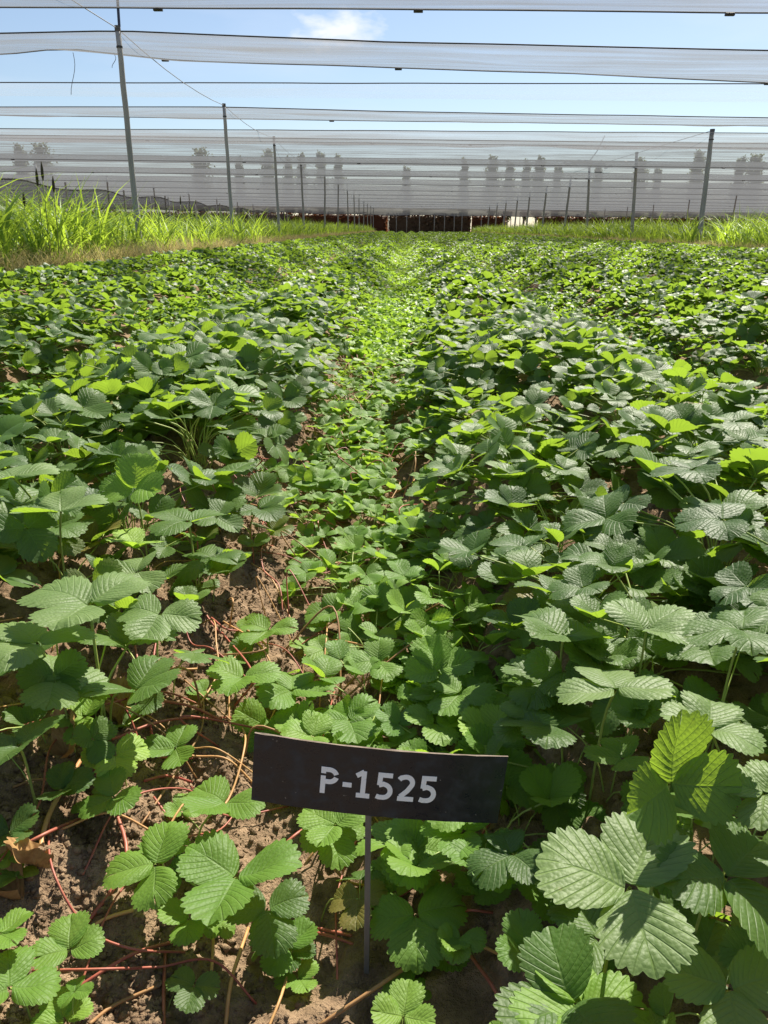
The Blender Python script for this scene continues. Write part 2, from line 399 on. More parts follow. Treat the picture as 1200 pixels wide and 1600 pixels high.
# net roof ----------------------------------------------------------
def hprof(pts, Y):                    # picture heights of an edge -> (X, Z) samples at distance Y
    P = np.array([at_y(px, py, Y) for px, py in pts]); return P[:, 0], P[:, 2]
def net_strip(name, Ya, za, Yb, zb, xr, mat, label, group, sag=0.06, clips=True, near=False, ropes=(True, True), nclip=4, rr=0.011):
    xs = np.linspace(-xr, xr, 120 if near else 60); nv = 7
    V = []; ea = []; eb = []
    sd = random.randint(0, 999)
    for xx in xs:
        a = np.array([xx, Ya, za(xx)]); bb = np.array([xx, Yb, zb(xx)])
        ea.append(a); eb.append(bb)
        for q in np.linspace(0, 1, nv):
            pnt = a + (bb - a) * q
            s = 4 * q * (1 - q)
            pnt[2] -= s * (sag + (0.10 if near else 0.05) * (float(lattice_noise(np.array([xx * 0.5 + 50]), np.array([q * 3.0]), sd)[0]) - .5))
            V.append(pnt)
    n = len(xs); idx = np.arange(n * nv).reshape(n, nv)
    Q = np.stack([idx[:-1, :-1], idx[1:, :-1], idx[1:, 1:], idx[:-1, 1:]], -1).reshape(-1, 4)
    e = empty(name, (0, Ya, ZNET))
    o_ = np.array([0, Ya, ZNET])
    obj('netting', mesh_arrays('netting', np.array(V) - o_, Q, mat), e)
    for flag, ed in zip(ropes, (ea, eb)):
        if flag:
            mb = MB(); mb.tube([p - o_ for p in ed[::2]] + [ed[-1] - o_], rr, 6); mb.build('edge_cord', M['rope'], e, smooth=True)
    if clips:
        hw = min(xr, 0.55 * Yb)
        for i in range(nclip):
            cx = -hw + 2 * hw * (i + random.uniform(0.2, 0.8)) / nclip
            cz = zb(cx) - ZNET - 0.02
            mb = MB(); mb.box((cx, Yb - Ya, cz), (0.13, 0.05, 0.035)); mb.box((cx, Yb - Ya - 0.045, cz), (0.07, 0.02, 0.025))
            mb.build('clip', M['clip'], e, bevel=0.008)
    tag(e, label, 'hail net', group); return e
def fn(pts, Y, w=0.012):
    X, Z = hprof(pts, Y)
    s = random.randint(0, 999)
    return lambda xx: float(np.interp(xx, X, Z)) + w * (float(lattice_noise(np.array([xx * 0.7 + 30]), np.array([0.5]), s)[0]) - 0.5)
GN = 'strips of net stretched over the field'
net_strip('hail_net', 10.2, lambda x: ZNET, 12.0, fn([(-500, 8), (0, 11), (600, 14), (1200, 20), (1700, 26)], 12.0), 16, M['net'],
          'grey net strip at the very top edge of the picture', GN, near=True, nclip=3)
net_strip('hail_net', 13.7, fn([(-600, 56), (0, 52), (184, 48), (600, 65), (1200, 79), (1800, 88)], 13.7),
          15.7, fn([(-600, 95), (0, 86), (100, 75), (190, 85), (280, 95), (500, 102), (900, 115), (1200, 129), (1800, 140)], 15.7), 17, M['net'],
          'grey drooping net strip hung from the top of the nearest left pole', GN, sag=0.10, near=True, nclip=3)
net_strip('hail_net', 18.0, fn([(-600, 129), (0, 129), (600, 130), (1200, 131), (1800, 133)], 18.0),
          19.9, fn([(-600, 150), (0, 150), (600, 154), (1200, 160), (1800, 164)], 19.9), 20, M['net_thin'],
          'thin bluish net strip just below the straight dark cable across the sky', GN, near=True, clips=False, ropes=(True, False))
net_strip('hail_net', 21.2, fn([(-600, 168), (0, 167), (350, 167), (600, 174), (1200, 184), (1800, 190)], 21.2),
          23.2, fn([(-600, 182), (0, 180), (600, 189), (1200, 197), (1800, 204)], 23.2), 22, M['net'],
          'narrow grey net strip level with the top of the second left pole', GN, sag=0.08, near=True, nclip=3)
net_strip('hail_net', 25.6, fn([(-600, 198), (0, 201), (600, 204), (1200, 208), (1800, 212)], 25.6),
          28.6, lambda x: ZNET - 0.15 - 0.006 * x, 26, M['net'],
          'grey net strip crossing above the nearest right pole', GN, sag=0.22, near=True, nclip=6)
yy = 28.7; i = 0
while yy < 104.5:
    drop = lambda x, j=i: ZNET - (0.02 if j % 2 == 0 else 0.50) - 0.004 * x
    drop2 = lambda x, j=i: ZNET - (0.50 if j % 2 == 0 else 0.02) - 0.004 * x
    net_strip('hail_net', yy, drop, yy + 3.72, drop2, 0.62 * yy + 12, M['net_far'],
              'grey net strip over the far field, %s back behind the nearest right pole' % ordn[i], GN, sag=0.16, nclip=5, rr=0.015, ropes=(True, i % 3 != 1))
    yy += 3.75; i += 1
# the end curtain hanging down behind the field
ce = empty('end_net', (0, 105.2, 2.5))
xs = np.linspace(-75, 75, 80); V = []
for xx in xs:
    zb_ = 2.30 + (0.55 * max(0, -xx - 4) / 40 if xx < -4 else 0) + 0.06 * math.sin(xx * 0.7)
    for q in np.linspace(0, 1, 6):
        V.append((xx, 0.25 * math.sin(q * 3.1), ZNET - 0.1 - 2.5 + (zb_ - ZNET + 0.1) * q))
idx = np.arange(80 * 6).reshape(80, 6)
Q = np.stack([idx[:-1, :-1], idx[1:, :-1], idx[1:, 1:], idx[:-1, 1:]], -1).reshape(-1, 4)
obj('netting', mesh_arrays('netting', V, Q, M['net_end']), ce)
mb = MB(); mb.tube([V[i * 6 + 5] for i in range(80)], 0.03, 6); mb.build('edge_cord', M['rope'], ce)
tag(ce, 'grey net curtain hanging from the far end of the net roof', 'hail net')
# the dark side net on the left
sn = empty('side_net', (-14.5, 20, 0)); V = []
n = 70
for i in range(n):
    y_ = i * 1.15
    for q in np.linspace(0, 1, 5):
        V.append((0.15 * math.sin(i * 0.8 + q * 2), y_, 0.0 + q * (CAM_H + 1.5 + 0.08 * math.sin(i * 0.9))))
idx = np.arange(n * 5).reshape(n, 5)
Q = np.stack([idx[:-1, :-1], idx[1:, :-1], idx[1:, 1:], idx[:-1, 1:]], -1).reshape(-1, 4)
obj('netting', mesh_arrays('netting', V, Q, M['net_dark']), sn)
mb = MB(); mb.tube([V[i * 5 + 4] for i in range(n)], 0.03, 6); mb.build('edge_cord', M['rope'], sn)
for i in range(0, n, 6):
    mb = MB(); mb.tube([(0.1, i * 1.15, -0.05), (0.1, i * 1.15, 2.35)], 0.045, 8); mb.build('post', M['pole'], sn)
tag(sn, 'dark shade net fence running along the far left behind the tall grass', 'net fence')
# cables along the pole lines, hanging strings
def cable(name, pts, r, label, cat='cable', mat='wire', group=None):
    p0 = Vector(pts[0]); mb = MB(); mb.tube([Vector(p) - p0 for p in pts], r, 6)
    o_ = mb.build(name, M[mat], smooth=True); o_.location = p0; tag(o_, label, cat, group); return o_
pts = [np.array([-4.5, 4.0, ZNET + 0.15])] + [np.array(p) + np.array([0, 0, 0.02]) for p in lp] + [np.array([-4.45, 105, ZNET])]
cab = []
for a, c in zip(pts[:-1], pts[1:]):
    for q in np.linspace(0, 1, 7)[:-1]: cab.append(a + (c - a) * q - np.array([0, 0, 0.5 * q * (1 - q)]))
cab.append(pts[-1]); cable('pole_cable', cab, 0.007, 'thin grey cable running back over the tops of the left poles')
pts = [np.array(p) + np.array([0, 0, 0.02]) for p in rp] + [np.array([9.5, 100, ZNET])]
cable('pole_cable', pts, 0.008, 'thin grey cable running back over the tops of the right poles')
for (x0, y0, ylen, yd, lab) in ((114, 82, 66, 15.6, 'loose string hanging below the net left of the nearest left pole'),
                               (178, 84, 22, 15.6, 'short dark cord end dangling beside the nearest left pole')):
    pts = [at_y(x0 + 3 * math.sin(q * 5), y0 + ylen * q, yd) for q in np.linspace(0, 1, 8)]
    cable('hanging_string', pts, 0.005, lab, 'string', 'rope')
sp_ = at_y(918, 256, 38.0)
mb = MB(); 
for i in range(7):
    a0 = i / 6; 
    mb.box((-0.95 + 1.9 * a0, 0.02 * math.sin(i * 2), 0.12 * math.sin(a0 * 3.1) - 0.02 * i), (0.34, 0.05, 0.10 + 0.10 * math.sin(a0 * 3.1)), Matrix.Rotation(0.3 - 0.6 * a0, 3, 'Y'))
o_ = mb.build('net_scrap', M['white_scrap'], smooth=True); o_.location = sp_
tag(o_, 'white scrap of film caught on the net beside the right poles', 'scrap')
cable('guy_wire', [at_y(945, 212, 40.6), at_y(933, 236, 40.6), at_y(918, 256, 40.6)], 0.016, 'thin wire running down to a right pole top', 'wire')

# ------------------------------------------------------------------ hedge, posts, trees
def merge(parts):
    V, Q, T, I, b = [], [], [], [], 0
    for j, (v, q, t_) in enumerate(parts):
        V.append(v); Q.append(q + b); T.append(t_); I.append(np.full(len(q), j)); b += len(v)
    return np.concatenate(V), np.concatenate(Q), np.concatenate(T), np.concatenate(I)
def leaf_cloud(centres, size, flat=0.5):
    """one bent quad pair (6 verts) per centre, random orientation"""
    n = len(centres); P = np.array([[-.5, 0, 0], [-.5, 1, 0], [0, 0, -.12], [0, 1, .0], [.5, 0, 0], [.5, 1, 0]]) - np.array([0, .5, 0])
    P[1, :2] *= 0.55; P[5, :2] *= 0.55
    az = rng.uniform(0, 2 * np.pi, n); tl = rng.normal(0, flat, n); rl = rng.normal(0, flat, n)
    Rm = rotz(az) @ rotx(tl) @ roty(rl)
    s = size * rng.uniform(0.6, 1.3, n)
    V = (np.einsum('nij,vj->nvi', Rm, P) * s[:, None, None] + np.asarray(centres)[:, None, :]).reshape(-1, 3)
    q = np.array([[0, 2, 3, 1], [2, 4, 5, 3]])
    Q = (q[None] + (np.arange(n) * 6)[:, None, None]).reshape(-1, 4)
    return V, Q, np.repeat(rng.random(n), 6)
def rotz(a):
    c, s, z, o1 = np.cos(a), np.sin(a), np.zeros_like(a), np.ones_like(a); return np.stack([np.stack([c, -s, z], -1), np.stack([s, c, z], -1), np.stack([z, z, o1], -1)], -2)
def rotx(a):
    c, s, z, o1 = np.cos(a), np.sin(a), np.zeros_like(a), np.ones_like(a); return np.stack([np.stack([o1, z, z], -1), np.stack([z, c, -s], -1), np.stack([z, s, c], -1)], -2)
def roty(a):
    c, s, z, o1 = np.cos(a), np.sin(a), np.zeros_like(a), np.ones_like(a); return np.stack([np.stack([c, z, s], -1), np.stack([z, o1, z], -1), np.stack([-s, z, c], -1)], -2)

def hedge(x0, x1, yy, h, mat, label, dens=70):
    e = empty('hedge', ((x0 + x1) / 2, yy, 0)); L = x1 - x0; n = int(L * dens)
    c = np.stack([rng.uniform(-L / 2, L / 2, n), rng.normal(0, 0.35, n), rng.uniform(0, 1, n) ** 0.8], -1)
    top = h * (0.9 + 0.22 * lattice_noise((c[:, 0] + 100) * 0.8, c[:, 0] * 0, 5))
    c[:, 2] *= top
    V, Q, tn = leaf_cloud(c, 0.30, 0.8)
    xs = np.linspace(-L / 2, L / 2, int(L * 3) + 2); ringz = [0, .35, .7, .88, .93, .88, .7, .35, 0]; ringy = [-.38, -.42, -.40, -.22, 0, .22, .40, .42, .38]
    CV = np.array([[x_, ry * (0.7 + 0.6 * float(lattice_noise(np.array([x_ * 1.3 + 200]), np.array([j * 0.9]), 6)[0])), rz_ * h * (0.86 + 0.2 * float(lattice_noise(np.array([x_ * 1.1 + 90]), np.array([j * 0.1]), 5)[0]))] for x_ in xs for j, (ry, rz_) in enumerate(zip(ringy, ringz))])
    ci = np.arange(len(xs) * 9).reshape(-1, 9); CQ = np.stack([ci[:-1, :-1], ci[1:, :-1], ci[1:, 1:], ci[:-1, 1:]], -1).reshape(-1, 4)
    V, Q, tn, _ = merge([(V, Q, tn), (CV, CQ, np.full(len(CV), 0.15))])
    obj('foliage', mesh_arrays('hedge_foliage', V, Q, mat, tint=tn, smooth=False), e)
    mb = MB()
    for xx in np.arange(-L / 2 + 0.3, L / 2, 0.9):
        mb.tube([(xx, 0, -0.05), (xx + random.uniform(-.1, .1), random.uniform(-.1, .1), h * 0.5), (xx + random.uniform(-.3, .3), 0, h * 0.9)], [0.05, 0.035, 0.015], 6)
    mb.build('stem', M['bark'], e, smooth=True)
    tag(e, label, 'hedge', 'hedges along the far end'); return e
hedge(-60, -2.6, 107.0, 2.62, M['hedge_red'], 'reddish brown hedge along the far end, left of the dark middle stretch')
hedge(-2.4, 8.4, 106.8, 2.50, M['hedge_shade'], 'brown hedge with shade in its colour, straight ahead at the end of the rows', 170)
hedge(8.6, 13.1, 107.0, 2.55, M['hedge_red'], 'short reddish hedge between the dark stretch and the bright gap', 110)
hedge(17.4, 72, 107.0, 2.6, M['hedge_red'], 'long reddish brown hedge along the far end, right of the bright gap')
for i, px in enumerate((607, 619, 635, 655, 678, 694, 709, 721, 751, 762, 785, 797, 811, 823)):
    p = at_y(px, 362, 104.6); zt = 2.45 if px < 770 else 2.7
    mb = MB(); mb.tube([(0, 0, -0.05), (0.02, 0, 1.2), (random.uniform(-.05, .05), 0, zt)], [0.06, 0.055, 0.05], 8)
    mb.tube([(random.uniform(-.01, .01), 0, zt - 0.02), (0, 0, zt + 0.05)], 0.065, 8)
    o_ = mb.build('fence_post', M['pole'], smooth=True); o_.location = (p[0], 104.6, 0.05)
    tag(o_, 'thin pale post at the far end, %s from the left in its row' % ordn[i], 'post', 'posts in front of the far hedge')
for i, px in enumerate((217, 235, 264, 292, 305, 338, 362, 388)):
    yd = 30 + i * 4.0; p = at_y(px, 330, yd)
    mb = MB(); mb.tube([(0, 0, -0.05), (0.03, 0, 0.9), (0.02, 0, 1.7 + 0.1 * (i % 3))], [0.04, 0.036, 0.032], 8)
    mb.tube([(0.02, 0, 1.5), (0.02, 0, 1.56)], 0.045, 8)
    o_ = mb.build('stake', M['pole'], smooth=True); o_.location = (p[0], yd, 0.05)
    tag(o_, 'short pale stake behind the left grass, %s from the left' % ordn[i], 'stake', 'stakes behind the left grass')

# poplars beyond the net: each tree its own thing
def tree_meshes(seed, h, slim):
    r_ = np.random.default_rng(seed); random.seed(seed)
    mb = MB(); mb.tube([(0, 0, -0.2), (0.1, 0, h * .3), (-.1, .1, h * .65), (0, 0, h * .97)], [.28, .2, .11, .02], 8)
    cen = []
    nb = 26
    for i in range(nb):
        z0 = h * (0.16 + 0.74 * i / nb); a = i * 2.4 + r_.uniform(-.4, .4); ln_ = slim * h * (0.25 - 0.24 * abs(i / nb - 0.30)) * r_.uniform(.7, 1.25)
        tip = np.array([math.cos(a) * ln_ * 0.55, math.sin(a) * ln_ * 0.55, z0 + ln_ * 1.15])
        mb.tube([(0, 0, z0), tuple(tip * [0.5, .5, 1] + np.array([0, 0, -ln_ * 0.45])), tuple(tip)], [0.07, 0.04, 0.012], 5)
        for q in range(130):
            s = r_.uniform(0.25, 1.1); cp = np.array([0, 0, z0]) * (1 - s) + tip * s
            cen.append(cp + r_.normal(0, 0.10 + 0.022 * ln_ * 4, 3) * [1, 1, 1.5])
    V, Q, tn = leaf_cloud(np.array(cen), 0.30, 0.9)
    me_t = bpy.data.meshes.new('trunk'); me_t.from_pydata(mb.V, [], mb.F); me_t.materials.append(M['bark'])
    return me_t, mesh_arrays('crown', V, Q, M['poplar'], tint=tn, smooth=False)
tm = [tree_meshes(3, 15, 0.7), tree_meshes(5, 15, 0.48), tree_meshes(9, 15, 0.95), tree_meshes(14, 15, 0.58)]
trees = [(28, 222, 0, 'first'), (60, 220, 2, ''), (311, 228, 2, ''), (372, 238, 1, ''), (418, 230, 0, ''), (450, 240, 3, ''), (470, 233, 1, ''),
         (501, 232, 3, ''), (529, 235, 1, ''), (636, 256, 3, ''), (727, 241, 1, ''), (771, 240, 0, ''), (798, 247, 3, ''), (825, 243, 1, ''), (845, 241, 0, ''),
         (873, 254, 3, ''), (937, 246, 1, ''), (1004, 243, 2, ''), (1030, 258, 3, ''), (1095, 232, 0, ''), (1160, 240, 3, ''), (1185, 238, 2, '')]
tlab = ['broad pale poplar furthest left behind the net', 'wide poplar standing close beside the furthest left tree', 'large bushy poplar standing alone between the first two left poles',
        'slim poplar just right of the second left pole', 'tall poplar just left of the third left pole', 'faint poplar between the third and fourth left poles',
        'slim poplar directly behind the fourth left pole', 'narrow poplar right of the fourth left pole', 'slim pointed poplar at the right end of the left group',
        'low faint poplar alone above the end of the centre furrow', 'slim tall poplar opening the tree line right of centre', 'full poplar second in the tree line right of centre',
        'thin poplar third in the tree line right of centre', 'slender poplar fourth in the tree line right of centre', 'full poplar fifth in the tree line right of centre',
        'low thin poplar left of the white film scrap', 'slim poplar just right of the white film scrap', 'broad poplar just right of the second right pole',
        'low poplar between the two nearest right poles', 'open branched poplar behind the nearest right pole', 'pale poplar right of the nearest right pole', 'broad poplar at the right edge of the picture']
for (px, py, kind, _), lab in zip(trees, tlab):
    yd = 150 + 6 * ((px * 7) % 5); tp = at_y(px, py, yd)
    e = empty('poplar_tree', (tp[0], yd, 0), px * 0.7); s = tp[2] / 15.0
    e.scale = (s, s, s)
    obj('trunk', tm[kind][0], e); obj('crown', tm[kind][1], e)
    tag(e, lab, 'tree', 'poplars beyond the net')
random.seed(11)

# ------------------------------------------------------------------ tall grass strips
def blades(bases, length, width, lean, nseg=5):
    n = len(bases); az = rng.uniform(0, 2 * np.pi, n); L = length; t_ = np.linspace(0, 1, nseg + 1)
    le = np.abs(rng.normal(lean, 0.25, n)); face = az + np.pi / 2 + rng.normal(0, 0.5, n)
    d = np.stack([np.cos(az), np.sin(az)], -1); f = np.stack([np.cos(face), np.sin(face)], -1)
    V = np.zeros((n, nseg + 1, 2, 3))
    for i, tt in enumerate(t_):
        out_ = le * L * tt ** 2 * 0.75; up = L * (tt - 0.38 * le * tt ** 2.5)
        wd = width * (1 - tt ** 2.2) * (0.55 + 1.1 * tt * (1 - tt) * 2) + 0.0006
        for s, sg in enumerate((-1, 1)):
            V[:, i, s, :2] = bases[:, :2] + d * out_[:, None] + f * (sg * wd * 0.5)[:, None]
            V[:, i, s, 2] = bases[:, 2] + up
    q = np.array([[2 * i, 2 * i + 1, 2 * i + 3, 2 * i + 2] for i in range(nseg)])
    m_ = 2 * (nseg + 1); Q = (q[None] + (np.arange(n) * m_)[:, None, None]).reshape(-1, 4)
    return V.reshape(-1, 3), Q, np.repeat(rng.random(n), m_)
def strip_pts(n, x0, x1, y0, y1, p=2.1):
    yv = y0 + (y1 - y0) * rng.random(n) ** p; xv = rng.uniform(x0, x1, n)
    return np.stack([xv, yv, ground_z(xv, yv, False)], -1)
def grass_strip(name, sx, x0, x1, y0, hmax, label, n):
    clx = strip_pts(n // 14, x0, x1, y0, 104)
    c = np.repeat(clx, 14, 0) + np.concatenate([rng.normal(0, 0.07, (n // 14 * 14, 2)), np.zeros((n // 14 * 14, 1))], 1)
    hh = hmax * (0.62 + 0.45 * lattice_noise(clx[:, 0] * 1.1 + 40, clx[:, 1] * 0.55, 8)); hh = hh * (1 + 0.12 * np.clip((13 - clx[:, 1]) / 3, 0, 1) * (sx < 0)); hh = np.repeat(hh, 14) * rng.uniform(0.45, 1.08, len(c))
    g1 = blades(c, hh, rng.uniform(0.014, 0.042, len(c)) * (1 + np.clip(c[:, 1] - 15, 0, 60) * 0.012), 0.85)
    fx0, fx1 = (x1 - 0.5, x1 + 0.3) if sx < 0 else (x0 - 0.3, x0 + 0.3)
    c2 = strip_pts(n, fx0, fx1, y0 - 1.5, 104); g2 = blades(c2, rng.uniform(0.22, 0.58, len(c2)), np.full(len(c2), 0.007) * (1 + c2[:, 1] * 0.02), 0.9, 3)
    c3 = strip_pts(n // 5, x0, x1, y0, 104); g3 = blades(c3, rng.uniform(0.3, 0.75, len(c3)), np.full(len(c3), 0.012) * (1 + c3[:, 1] * 0.01), 0.7, 4)
    V, Q, T, I = merge([g1, g2, g3]); I[I == 2] = 1
    o_ = obj(name, mesh_arrays(name, V, Q, [M['grass'], M['dry_grass']], tint=T, smooth=True, mat_idx=I))
    tag(o_, label, 'grass', kind='stuff'); return o_
grass_strip('tall_grass', -1, -8.2, -4.22, 5.5, 1.42, 'tall lush green grass along the left edge of the field', 26000)
grass_strip('tall_grass', 1, 8.4, 13.5, 14.0, 1.65, 'tall lush green grass along the right edge of the field', 22000)
for i, (px, py, lab) in enumerate(((55, 262, 'tallest dark seed spike at the left end of the grass'), (63, 252, 'dark seed spike leaning beside the tallest one'),
                                   (81, 275, 'shorter dark seed spike just right of the tall pair'), (35, 300, 'low dark seed spike near the left picture edge'),
                                   (281, 305, 'thin dark seed spike right of the nearest left pole'))):
    yd = 9.3 if px < 200 else 19; tp = at_y(px, py, yd); g0 = gz(tp[0], yd); h = tp[2] - g0
    e = empty('seed_stalk', (tp[0], yd, g0))
    mb = MB(); mb.tube([(-.06, 0, -0.02), (-.02, 0, h * .5), (0, 0, h * 0.87)], [0.007, 0.006, 0.005], 6); mb.build('stem', M['petiole'], e, smooth=True)
    mb = MB(); mb.tube([(0, 0, h * .84), (0.002, 0, h * .88), (0.006, 0, h * .94), (0.010, 0, h)], [0.006, 0.017, 0.016, 0.004], 8); mb.build('seed_head', M['seed'], e, smooth=True)
    for s in (-1, 1):
        V, Q, T = blades(np.array([[0, 0, h * (.3 + .1 * s)]]), np.array([0.45]), np.array([0.024]), 0.8)
        obj('leaf', mesh_arrays('stalk_leaf', V, Q, M['grass'], tint=T), e)
    tag(e, lab, 'seed stalk', 'seed stalks above the left grass')

# ------------------------------------------------------------------ strawberry plants
def leaflet(L, W, teeth, rpt, cols, fold, pleat, droop, curl, r_):
    """one toothed, pleated leaflet; rows follow the side veins. Points along +Y."""
    Rn = teeth * rpt + 1; s = np.linspace(0, 1, Rn); c = np.cos(2 * np.pi * s * teeth) if rpt > 1 else np.where(np.arange(Rn) % 2 == 0, 1, -1)
    a = np.pi * (0.05 + 0.95 * s ** 0.80)
    sc2 = 2 * np.abs(np.cos(np.pi * s * teeth)) - 1 if rpt > 1 else c
    ye = L * (0.5 - 0.5 * np.cos(a)); xe = W / 2 * np.clip(np.sin(a), 0, 1) ** 0.78 * (1 - 0.24 * np.cos(a)) * 1.0
    k = 1 + (0.058 if cols > 3 else 0.048) * sc2 * np.clip(s * 4 - 0.8, 0, 1)
    xe = xe * k; ye = L * 0.4 + (ye - L * 0.4) * k
    ym = L * 0.74 * s ** 1.7
    us = np.concatenate([-np.linspace(0, 1, cols + 1)[:0:-1], np.linspace(0, 1, cols + 1)])
    au = np.abs(us)
    X = us[None] * xe[:, None]
    Yv = ym[:, None] + (ye - ym)[:, None] * (au ** 1.12)[None]
    Z = np.abs(X) * math.tan(fold) - pleat * L * c[:, None] * np.sin(np.pi * np.clip(au * 0.85 + 0.08, 0, 1))[None] * (1.1 - 0.6 * s[:, None])
    Z = Z - droop * L * (Yv / L) ** 2 - curl * L * (au ** 3)[None] + 0.03 * L * r_.normal(0, 1) * (X / W) * (Yv / L)
    Z += 0.034 * L * np.sin(us * 3.0 + r_.uniform(0, 6))[None] * np.sin(s * 5 + r_.uniform(0, 6))[:, None]
    Z -= r_.choice([0.0, 0.0, 0.12, 0.3]) * L * np.clip(Yv / L - 0.55, 0, 1) ** 1.5
    V = np.stack([X, Yv, Z], -1).reshape(-1, 3)
    m_ = len(us); idx = np.arange(Rn * m_).reshape(Rn, m_)
    Q = np.stack([idx[:-1, :-1], idx[:-1, 1:], idx[1:, 1:], idx[1:, :-1]], -1).reshape(-1, 4)
    UV = np.stack([np.broadcast_to(au[None], X.shape), np.broadcast_to((s * teeth)[:, None], X.shape)], -1).reshape(-1, 2)
    return V, Q, UV
def RZ(a): return rotz(np.array([a]))[0]
def RX(a): return rotx(np.array([a]))[0]
def RY(a): return roty(np.array([a]))[0]
LODS = {'hero': (9, 4, 5), 'near': (8, 4, 3), 'mid': (5, 2, 2), 'far': (3, 1, 1)}
def trifoliate(L, lod, r_, cup, young=0.0):
    te, rp_, co_ = LODS[lod]; V, Q, U, b = [], [], [], 0
    for j, az in enumerate((0.0, r_.uniform(1.55, 1.95), -r_.uniform(1.55, 1.95))):
        l = L * (1.0 if j == 0 else r_.uniform(0.86, 0.97))
        v, q, u = leaflet(l, l * r_.uniform(1.0, 1.14), te, rp_, co_, r_.uniform(0.08, 0.32) + young * 0.25, 0.0062 if lod == "hero" else 0.0045, r_.uniform(0.0, 0.22), r_.uniform(0.0, 0.10), r_)
        v = v + np.array([0, 0.05 * L, 0])
        v = v @ (RZ(az) @ RX(cup + r_.normal(0, 0.09)) @ RY(r_.normal(0, 0.10))).T
        V.append(v); Q.append(q + b); U.append(u); b += len(v)
    return np.concatenate(V), np.concatenate(Q), np.concatenate(U)

def plant_geo(r_, n, spread, height, L, lod, first=None, tint0=0.0, flat=0.35, pale=False, cups=(0.08, 0.78)):
    """returns foliage arrays and petiole arrays in plant space; `first` = ((x,y,z), azimuth, tilt, L, cup) for hand set leaves"""
    FV, FQ, FU, FT, fb = [], [], [], [], 0; SV, SF, sb = [], [], 0
    specs = list(first or []); a0 = r_.uniform(0, 6.28)
    for i in range(n):
        q = (i + 0.5) / n; az = a0 + i * 2.4 + r_.normal(0, 0.25); rr = spread * (0.12 + 0.88 * math.sqrt(q)) * r_.uniform(0.85, 1.1)
        hh = height * (1.02 - (0.72 * q ** 1.3 if i % 3 else 0.85 * r_.random())) * r_.uniform(0.85, 1.12)
        specs.append(((rr * math.cos(az), rr * math.sin(az), hh), az - math.pi / 2 + r_.normal(0, 0.35), flat * (0.05 + q * 1.2) + r_.normal(0, 0.32), L * r_.uniform(0.72, 1.12) * (1.05 - 0.15 * q), r_.uniform(*cups)))
    for si, (p, az, tilt, l, cup) in enumerate(specs):
        v, q, u = trifoliate(l, lod, r_, cup)
        Rm = RZ(az) @ RX(-tilt) @ RY(r_.normal(0, 0.12))
        FV.append(v @ Rm.T + np.array(p)); FQ.append(q + fb); FU.append(u); fb += len(v)
        FT.append(np.full(len(v), 1.0 if (pale and si == 0) else np.clip(r_.random() * 0.85 + tint0 + (0.15 if r_.random() < 0.06 else 0), 0, 1)))  # pale: sun sheen put into the colour of the first leaf
        base = np.array([r_.normal(0, 0.010), r_.normal(0, 0.010), -0.02]); e_ = np.array(p)
        mid = base * 0.5 + e_ * 0.5; mid[:2] = base[:2] + (e_[:2] - base[:2]) * 0.32; mid[2] = e_[2] * 0.62
        pr = l * 0.026
        sv, sf = tube_geo([tuple(x) for x in bez([base, mid, e_], 4)], [pr * 1.25] * 3 + [pr] * 20 if False else pr, 5, False)
        SV += [tuple(x) for x in sv]; SF += [tuple(k_ + sb for k_ in f_) for f_ in sf]; sb = len(SV)
    return np.concatenate(FV), np.concatenate(FQ), np.concatenate(FU), np.concatenate(FT), SV, SF
def plant_meshes(geo, mat):
    V, Q, U, T, SV, SF = geo
    f_ = mesh_arrays('foliage', V, Q, mat, uv=U, tint=T)
    s_ = mesh_arrays('stalks', SV, SF, M['petiole'])
    return f_, s_
all_plants = []                       # (x, y, empty) for attaching the runners
def add_plant(x, y, rz, meshes, label, scale=1.0, z=None):
    e = empty('strawberry_plant', (x, y, gz(x, y) if z is None else z), rz); e.scale = (scale,) * 3
    obj('foliage', meshes[0], e); obj('stalk', meshes[1], e)
    tag(e, label, 'plant', 'strawberry plants in the field'); all_plants.append((x, y, e)); return e

